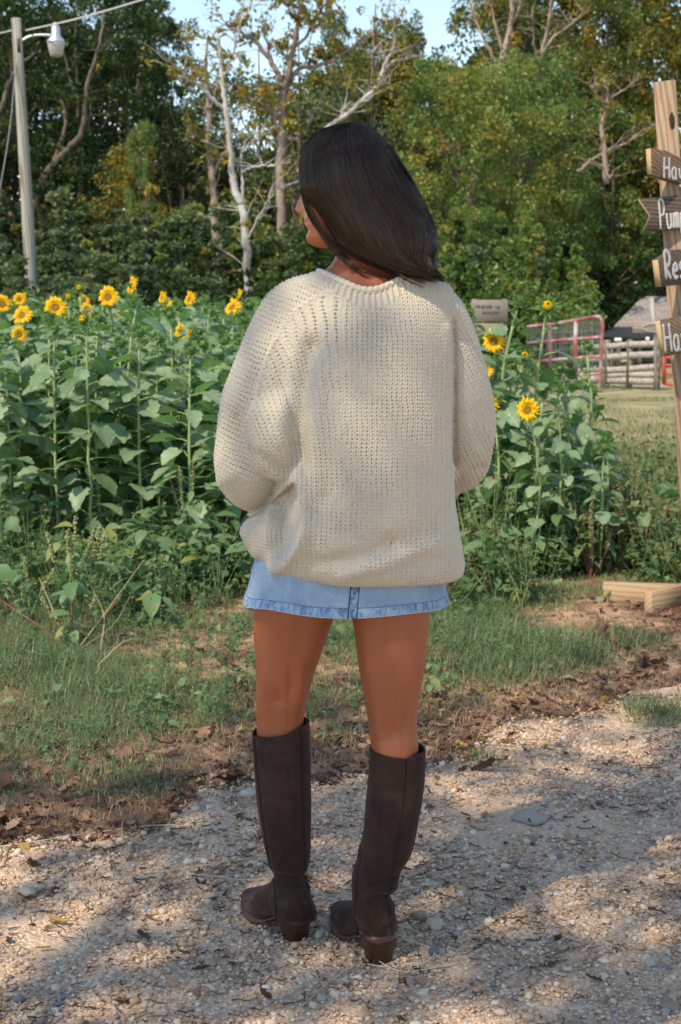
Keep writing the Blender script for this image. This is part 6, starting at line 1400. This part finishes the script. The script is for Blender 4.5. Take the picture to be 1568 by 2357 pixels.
fold(sme, [([(690, 1108), (640, 1092), (600, 1040), (575, 960), (560, 900)], .007, 26),
           
           ([(688, 1080), (700, 1150), (696, 1220), (672, 1275), (630, 1310)], .018, 16), ([(665, 1150), (662, 1210), (640, 1260), (605, 1290)], -.009, 20),
           ([(585, 1195), (572, 1235), (590, 1275)], .006, 20), ([(630, 1170), (612, 1225), (620, 1285)], .011, 10), ([(655, 1180), (642, 1230), (650, 1290)], -.008, 9), ([(740, 1120), (742, 1200), (715, 1280)], -.006, 24),
           ([(715, 800), (695, 900), (688, 980), (692, 1070)], -.020, 22), ([(655, 930), (640, 1000), (655, 1060)], .012, 30), ([(735, 860), (722, 1000), (730, 1120)], .010, 22), ([(545, 960), (580, 1040), (650, 1080)], -.014, 14),
           ([(505, 1110), (545, 1090), (590, 1110)], .007, 16), ([(530, 1000), (555, 1030), (580, 1060)], -.006, 14),
           ([(1030, 760), (1034, 900), (1034, 1050), (1038, 1200)], .008, 14), ([(1046, 740), (1047, 900), (1046, 1060)], -.016, 7), ([(1049, 1080), (1052, 1150), (1050, 1230)], .004, 5),
           ([(1100, 1040), (1075, 1060), (1052, 1085)], .006, 14), ([(1110, 1075), (1085, 1082), (1060, 1092)], -.007, 8),
           ([(790, 1325), (880, 1300), (970, 1262), (1040, 1240)], .009, 18), ([(720, 1300), (820, 1282), (900, 1255)], -.008, 18), ([(760, 1150), (800, 1220), (900, 1250)], -.006, 30), ([(780, 720), (790, 850), (800, 1000)], .004, 50), ([(930, 800), (935, 1000), (930, 1200)], .004, 60)])
for _ in range(1):
    o = bpy.data.objects.new('t', sme); col.objects.link(o); q = o.modifiers.new('s', 'SMOOTH'); q.factor = .5; q.iterations = 1; q = o.modifiers.new('u', 'SUBSURF'); q.levels = 2
    sm2 = bpy.data.meshes.new_from_object(o.evaluated_get(bpy.context.evaluated_depsgraph_get())); col.objects.unlink(o); bpy.data.objects.remove(o)
SC = getV(sme)
V = getV(sm2); Nn = getN(sm2)
# neck opening
NCX, NCY = (W(735, 622, 2.87)[0] + W(955, 630, 2.87)[0]) / 2, 2.878
NA, NBk = (W(955, 630, 2.87)[0] - W(735, 622, 2.87)[0]) / 2, .095
rad = ((V[:, 0] - NCX) / NA) ** 2 + ((V[:, 1] - NCY) / NBk) ** 2
Lx, S_, Tt = getQ(sm2); Qd = Lx.reshape(-1, 4)
bvh = BVHTree.FromPolygons([tuple(v) for v in SC], [tuple(p.vertices) for p in sme.polygons])
rim = []
for a in np.linspace(0, 2 * np.pi, 420, endpoint=False):
    x, y = NCX + NA * 1.015 * math.cos(a), NCY + NBk * 1.015 * math.sin(a); h_ = bvh.ray_cast(Vector((x, y, 1.8)), Vector((0, 0, -1))); rim.append((x, y, h_[0].z if h_[0] else 1.4))
rim = np.array(rim)
inh = (rad < 1) & (V[:, 2] > 1.33)
# knit coordinates
px, py = PX(V); a_ = .215; b_ = .175; cx_, cy_ = W(830, 900, 2.9)[0], 2.895
th = np.arctan2((V[:, 0] - cx_) / a_, -(V[:, 1] - cy_) / b_); tg_ = np.linspace(-np.pi, np.pi, 721); dx = np.hypot(a_ * np.cos(tg_), b_ * np.sin(tg_)); ar = np.cumsum(dx) * (tg_[1] - tg_[0]); ar -= ar[360]
u = np.interp(th, tg_, ar); xc_ = V[:, 0] - cx_; u = np.where(V[:, 1] < 2.9, xc_ + np.sign(xc_) * .8 * np.clip(V[:, 1] - 2.80, 0, 1) * np.clip((np.abs(xc_) - .14) / .05, 0, 1), u); v = V[:, 2] + .75 * np.clip(V[:, 1] - 2.79, 0, 1) * np.clip((V[:, 2] - 1.33) / .05, 0, 1)
tilt = 1.5 * np.clip((cx_ - .03 - V[:, 0]) / .2, 0, 1.2) * np.clip((V[:, 2] - 1.0) / .1, 0, 1)
u2 = u + tilt * .30 * (V[:, 2] - 1.08)
# fan the columns in towards the neckline
fan = np.clip((V[:, 2] - 1.30) / .1, 0, 1); u2 = u2 * (1 + .12 * fan)
seamL = [(772, 668), (735, 680), (690, 706), (655, 745), (625, 800), (600, 860), (585, 930), (560, 990)]
def left_of(px, py, poly):
    P = np.array(poly, float); xs = np.interp(py, P[:, 1], P[:, 0]); return px < xs
inL = left_of(px, py, seamL) & (py < 1170) & (V[:, 0] < cx_ - .02)
inL = inL | ((px < np.interp(py, [990, 1060, 1110, 1175], [560, 575, 625, 600])) & (py > 985) & (py < 1172))
inR = (px > 1045) & (py < 1135)
def arm_uv(A, B, r):
    A, B = np.array(A), np.array(B); d = (B - A) / np.linalg.norm(B - A); e1 = np.cross(d, [0, 1, 0]); e1 /= np.linalg.norm(e1); e2 = np.cross(d, e1); q = V - A; return np.arctan2(q @ e1, q @ e2) * r, q @ d
uL, vL = arm_uv(W(700, 690, 2.89), W(585, 1010, 2.88), .10); uR, vR = arm_uv(W(1000, 700, 2.89), W(1072, 1000, 2.91), .085)
def plane_uv(A, B):
    A, B = np.array(A), np.array(B); d = B - A; d[1] = 0; d /= np.linalg.norm(d); e1 = np.array([d[2], 0, -d[0]]); return (V - A) @ d + .6 * (V[:, 1] - 2.8) * 0, (V - A) @ e1
uL, vL = plane_uv(W(700, 690, 2.89), W(585, 1010, 2.88)); vR2, uR2 = plane_uv(W(1000, 700, 2.89), W(1072, 1000, 2.91))
U = np.where(inL, uL, np.where(inR, uR2 + .25 * vR2, u2)); Vv = np.where(inL, vL, np.where(inR, vR2, v))
wob = .0022 * vnoise(U, Vv, .035, 15) + .0012 * vnoise(U, Vv, .012, 16)
cw, rh = .0098, .0075
cu = (U + wob) / cw; cu = cu - np.floor(cu) - .5; ac = np.abs(cu)
rv = (Vv + wob * .8) / rh - ac * 1.25; rv = rv - np.floor(rv)
leg_p = np.sqrt(np.clip(1 - ((ac - .25) / .27) ** 2, 0, 1)); row_p = .35 + .65 * np.sqrt(np.clip(1 - ((rv - .5) / .5) ** 2, 0, 1))
stitch = leg_p * row_p
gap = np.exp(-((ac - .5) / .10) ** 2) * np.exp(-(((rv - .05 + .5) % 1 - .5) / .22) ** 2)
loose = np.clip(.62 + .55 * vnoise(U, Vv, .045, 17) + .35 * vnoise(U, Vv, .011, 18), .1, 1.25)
amp = .0030
dsp = amp * (stitch - .6) - .0048 * gap * loose + .0004 * rng.normal(size=len(V))
sl1, sd1 = polydist(px, py, seamL); seamw = np.where(Nn[:, 1] < .3, np.exp(-(sl1 / 5) ** 2), 0); dsp = dsp * (1 - .7 * seamw) + .0035 * seamw * (np.abs(np.sin(np.arange(1) + py * .38)) * .6 + .4)
# ribbed band below the neckline
rb = np.sqrt(rad) - 1; ribz = np.clip(1 - rb / .2, 0, 1) * (rb > 0) * (V[:, 2] > 1.3); ang = np.arctan2((V[:, 1] - NCY) / NBk, (V[:, 0] - NCX) / NA)
rib = .0022 * np.cos(ang * 56); dsp = np.where(ribz > 0, dsp * .5 + rib, dsp)
V2 = V + Nn * dsp[:, None]
keep = ~inh[Qd].all(1); Qk = Qd[keep]; used = np.unique(Qk); rm = -np.ones(len(V), np.int64); rm[used] = np.arange(len(used))
gap_shade = np.clip(gap * loose * (ribz <= 0), 0, 1)  # mask for the shade painted into the stitch gaps
sweater = mesh_from('sweater', V2[used] - PO, rm[Qk], attrs={'knit': gap_shade[used]})
m = Mat('cream_knit'); co = m.obj(); shade_f = m.attr('knit'); n1 = m.noise(400, 3, co, .7); n2 = m.noise(6, 4, co)
c = m.mix(n2, (0.56, 0.485, 0.395), (0.62, 0.555, 0.465)); c = m.mix(m.math('MULTIPLY', n1, .4), c, (0.54, 0.47, 0.385)); c = m.mix(m.math('MULTIPLY', shade_f, .45), c, (0.27, 0.19, 0.13))  # last mix paints the shade inside the stitch gaps into the yarn colour
M_knit = m.pbr(c, .95, .12, m.bump(n1, .0008), **{'Sheen Weight': .25, 'Sheen Roughness': .6})
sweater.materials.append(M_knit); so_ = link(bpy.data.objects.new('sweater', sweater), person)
rim2 = rim.copy(); phs = np.arange(420) / 420 * 2 * np.pi; rimr = .0048 + .0016 * np.abs(np.sin(phs * 28))
# collar roll as a closed tube
k = 12; cen = rim2.mean(0); rad_d = rim2 - cen; rad_d[:, 2] = 0; rad_d /= np.linalg.norm(rad_d, axis=1)[:, None]; a = np.linspace(0, 2 * np.pi, k, endpoint=False)
zz = rim2[:, 2].copy(); ker = np.ones(25) / 25; zz = np.convolve(np.concatenate([zz[-12:], zz, zz[:12]]), ker, 'valid'); rim2[:, 2] = zz
CV = rim2[:, None] + rimr[:, None, None] * (np.cos(a)[None, :, None] * rad_d[:, None] + np.sin(a)[None, :, None] * np.array([0, 0, 1.2]))
CV = CV.reshape(-1, 3); i = np.arange(420)[:, None]; j = np.arange(k)[None]; Qc = np.stack([i * k + j, ((i + 1) % 420) * k + j, ((i + 1) % 420) * k + (j + 1) % k, i * k + (j + 1) % k], -1).reshape(-1, 4)
cm = mesh_from('collar', CV - PO, Qc); cm.materials.append(M_knit); link(bpy.data.objects.new('collar', cm), so_)
# soft fuzz on the yarn
mb = MB(); ids = rng.choice(used, 26000, replace=False); ids = ids[Nn[ids, 1] < .35]; nf_ = len(ids); d1 = Nn[ids] + rng.normal(0, .8, (nf_, 3)); d1 /= np.linalg.norm(d1, axis=1)[:, None]; L = rng.uniform(.0015, .0048, nf_)[:, None]; sd_ = np.cross(d1, rng.normal(size=(nf_, 3))); sd_ /= np.linalg.norm(sd_, axis=1)[:, None]
P0 = V2[ids]; P1 = P0 + d1 * L * .6; P2 = P0 + d1 * L + rng.normal(0, .0008, (nf_, 3)); w_ = .00012
FV = np.stack([P0 - sd_ * w_, P0 + sd_ * w_, P1 - sd_ * w_, P1 + sd_ * w_, P2 - sd_ * w_ * .3, P2 + sd_ * w_ * .3], 1).reshape(-1, 3); FQ = (np.array([(0, 1, 3, 2), (2, 3, 5, 4)])[None] + (np.arange(nf_) * 6)[:, None, None]).reshape(-1, 4)
fm = mesh_from('fuzz', FV - PO, FQ); fm.materials.append(M_knit); link(tag(bpy.data.objects.new('fuzz', fm), kind='stuff'), so_)
bpy.data.meshes.remove(sme); bpy.data.meshes.remove(sm2)

# ---------------- hair
hw = MB()
cap = HV.copy(); cap = cap * 1.0; sel = cap[:, 2]
top = head_tf(HV)
# skull cap slightly larger than the head, hair masses falling to the right
V, Q, T = loft(np.array([sell(*c_, 40, 2.1) for c_ in []]) if False else np.array([[*[(0, 0, 0)] * 3]] * 2)) if False else (None, None, None)
def hring(py, L, R_, yb, yf, k=56, e=2.1):
    ym = (yb + yf) / 2; z = W(784, py, ym)[2]; xl, xr = W(L, py, ym)[0], W(R_, py, ym)[0]; return sell((xl + xr) / 2, ym, z, (xr - xl) / 2, (yf - yb) / 2, k, e)
HRR = [(286, 792, 828, 2.86, 2.90), (290, 768, 844, 2.835, 2.93), (302, 738, 864, 2.808, 2.945), (322, 709, 886, 2.785, 2.955), (350, 695, 911, 2.772, 2.965), (385, 690, 932, 2.765, 2.965), (420, 691, 950, 2.762, 2.96), (445, 698, 969, 2.760, 2.95), (468, 720, 979, 2.760, 2.94), (492, 741, 990, 2.758, 2.935),
       (520, 760, 998, 2.757, 2.92), (548, 778, 1003, 2.757, 2.905), (572, 808, 1002, 2.757, 2.89), (592, 842, 990, 2.758, 2.875), (606, 875, 991, 2.76, 2.86), (618, 915, 1002, 2.762, 2.84), (628, 955, 1013, 2.765, 2.81), (637, 985, 1012, 2.77, 2.79)]
rows = interp_rows(HRR, 90); V, Q, T = loft(np.array([hring(*r) for r in rows])[::-1]); hw.add(V, Q, T)
V, Q, T, _ = hw.data(); hme = voxel(V, Q, T, .005, 4, 1); HVv = getV(hme); Nh = getN(hme)
Lb = np.array([(796, 288), (746, 301), (706, 331), (691, 372), (688, 410), (694, 438), (716, 464), (740, 490), (763, 525), (782, 555), (818, 580), (866, 603), (940, 624), (1010, 634)], float)
Rb = np.array([(826, 287), (850, 297), (880, 320), (908, 350), (928, 385), (949, 428), (972, 468), (990, 503), (1002, 538), (1001, 565), (988, 590), (990, 610), (1006, 628), (1018, 638)], float)
def flow(s, t):
    tt = np.linspace(0, 1, len(Lb)); L = np.array([np.interp(t, tt, Lb[:, i]) for i in (0, 1)]); R = np.array([np.interp(t, tt, Rb[:, i]) for i in (0, 1)])
    # middle control pulls strands into a soft S
    e_ = np.where(np.asarray(t) < .6, 3.0, 1.0); P = L + (R - L) * s; return P[0] + (np.asarray(s) - .5) * 2 * e_, P[1] - 2.5 * (np.asarray(t) < .08)
# flow-aligned ridges on the base shape
px, py = PX(HVv); tt_ = np.linspace(0, 1, 60); 
yy_ = np.clip(py, 288, 636); Lx_ = np.interp(yy_, Lb[:, 1], Lb[:, 0]); Rx_ = np.interp(yy_, Rb[:, 1], Rb[:, 0]); sN = (px - Lx_) / np.maximum(Rx_ - Lx_, 20)
HVv = HVv + Nh * (.0022 * vnoise(sN * 30, yy_ / 400, 1, 25) + .0012 * vnoise(sN * 90, yy_ / 300, 1, 26) + .0075 * vnoise(sN * 6 + 3 + .8 * np.sin(yy_ / 55), yy_ / 160, 1, 27))[:, None] * np.clip((py - 292) / 60, .05, 1)[:, None]
setV(hme, HVv); smooth_all(hme)
bvhh = BVHTree.FromPolygons([tuple(v_) for v_ in HVv], [tuple(p.vertices) for p in hme.polygons])
Lx, S_, Tt = getQ(hme); HMB = MB(); HMB.add(HVv - PO, Lx.reshape(-1, 4), rnd=0.0)
cam_o = np.array([0, 0, H])
def strand(P2, lift, r, rnd, k=3, mb=HMB):
    pts = []; last = None
    for x, y in P2:
        tgt = W(x, y, 2.87); d = Vector(tgt - cam_o).normalized(); h_ = bvhh.ray_cast(Vector(cam_o), d)
        if h_[0] is not None: q = np.array(h_[0]) + np.array(h_[1]) * lift; last = q[1]
        else: q = W(x, y, last if last is not None else 2.80)
        pts.append(q)
    pts = np.array(pts)
    if len(pts) < 4: return
    ys = np.convolve(np.pad(pts[:, 1], 2, mode='edge'), np.ones(5) / 5, 'valid'); pts[:, 1] = np.minimum(pts[:, 1], ys)
    V, Q, T = tube(pts, r * np.interp(np.linspace(0, 1, len(pts)), [0, .1, .85, 1], [.5, 1, .9, .15]), k, False); mb.add(V - PO, Q, rnd=rnd)
for i in range(3600):
    s = rng.random(); s = s if rng.random() > .12 else (rng.random() ** 2 * .12 if rng.random() < .5 else 1 - rng.random() ** 2 * .12)
    t0 = 0 if rng.random() < .75 else rng.uniform(0, .3); t1 = rng.uniform(.75, 1.0) if rng.random() < .6 else 1.0; t = np.linspace(t0, t1, 26)
    w = .05 * math.sin(3 * s + 1) * np.sin(t * 6 + 2 * s) + .006 * np.sin(t * rng.uniform(5, 14) + rng.uniform(0, 6)) * rng.normal(0, 1)
    ss = np.clip(s + w * np.sin(t * math.pi), .002, .998); x, y = flow(ss, t); strand(np.stack([x, y], -1), rng.uniform(.0002, .0022), rng.uniform(.00035, .0008), rng.random())
# loose strands: along the right edge, over the neck and beside the face
for poly in ([(715, 480), (735, 520), (752, 560), (790, 600), (830, 632), (858, 640)], [(720, 495), (738, 530), (760, 570), (800, 607), (835, 628)], [(722, 500), (742, 545), (775, 585), (810, 606), (840, 616)], [(760, 545), (775, 572), (798, 600), (830, 616), (900, 640), (925, 650)],
             [(745, 530), (765, 560), (790, 592), (830, 622), (880, 636), (942, 642)], [(712, 475), (730, 515), (748, 550), (762, 575)], [(810, 596), (812, 616), (806, 632)], [(900, 620), (930, 640), (960, 654), (978, 660)], [(940, 630), (965, 648), (985, 652)]):
    for q in range(5):
        P = interp_rows(np.array(poly, float) + rng.normal(0, 2.2, 2), 20); strand(P + np.cumsum(rng.normal(0, .25, P.shape), 0), .002, .00042, rng.random(), 3)
for q in range(260):
    s = rng.uniform(.93, 1.0); t = np.linspace(rng.uniform(0, .6), rng.uniform(.65, 1), 20); x, y = flow(np.full(20, s), t); off = rng.uniform(0, 9) * np.linspace(0, 1, 20) ** 1.5 * np.sin(np.linspace(0, rng.uniform(2, 3.6), 20))
    strand(np.stack([x + off + 2, y], -1), .002, .00022, rng.random(), 3)
for q in range(520):  # broken lower edge: tips leaving the mass
    s = rng.uniform(0, .10); ta = rng.uniform(.35, .8); tb = min(1.0, ta + rng.uniform(.15, .35)); t = np.linspace(ta, tb, 18); x, y = flow(np.full(18, s), t); g_ = np.linspace(0, 1, 18) ** 2
    strand(np.stack([x - g_ * rng.uniform(-3, 8), y + g_ * rng.uniform(0, 20)], -1), .0015, rng.uniform(.00025, .00045), rng.random(), 3)
for q in range(110):   # the lock hanging in front of the ear
    P = interp_rows(np.array([(712, 320), (697, 350), (691, 385), (692, 410), (695, 438), (703, 470), (719, 506), (748, 544), (780, 577), (803, 599), (828, 611)], float) + rng.normal(0, 1.6, 2), 22); P[:, 0] += np.linspace(-.5, 1, 22) * rng.normal(0, 2.2); strand(P, .002, .0005, rng.random(), 3)
for q in range(260):
    s = rng.uniform(.05, .95); t = np.linspace(.82, 1, 14); x, y = flow(np.full(14, s), t); g_ = np.linspace(0, 1, 14) ** 1.5
    strand(np.stack([x + g_ * rng.uniform(-2, 12), y + g_ * rng.uniform(0, 14)], -1), .0015, rng.uniform(.00025, .00045), rng.random(), 3)
for q in range(60):   # curl ends low on the right
    b = np.array([rng.uniform(985, 1002), rng.uniform(545, 575)]); a = rng.uniform(0, 1); P = interp_rows(np.array([b, b + [6 + 4 * a, 22], b + [2 + 4 * a, 45], b + [6 * a - 4, 62], b + [14 * a, 74]]), 16); strand(P, .002, .0003, rng.random(), 3)
m = Mat('dark_hair'); r_ = m.attr('rnd'); n = m.noise(5, 3, m.obj())
c = m.ramp(r_, [(0, (0.006, 0.0033, 0.0025)), (0.6, (0.012, 0.0068, 0.005)), (0.9, (0.026, 0.0145, 0.010)), (1, (0.06, 0.034, 0.022))])
hs_ = m.math('GREATER_THAN', r_, .0001); M_hair = m.pbr(c, m.math('SUBTRACT', .8, m.math('MULTIPLY', hs_, .47)), .4, **{'Specular Tint': (1, .84, .74, 1)}); M_hair.node_tree.links.new(m.math('ADD', .06, m.math('MULTIPLY', hs_, .36)), [q for q in M_hair.node_tree.nodes if q.type == 'BSDF_PRINCIPLED'][0].inputs['Specular IOR Level'])
ho = HMB.build('hair', M_hair, person); bpy.data.meshes.remove(hme)
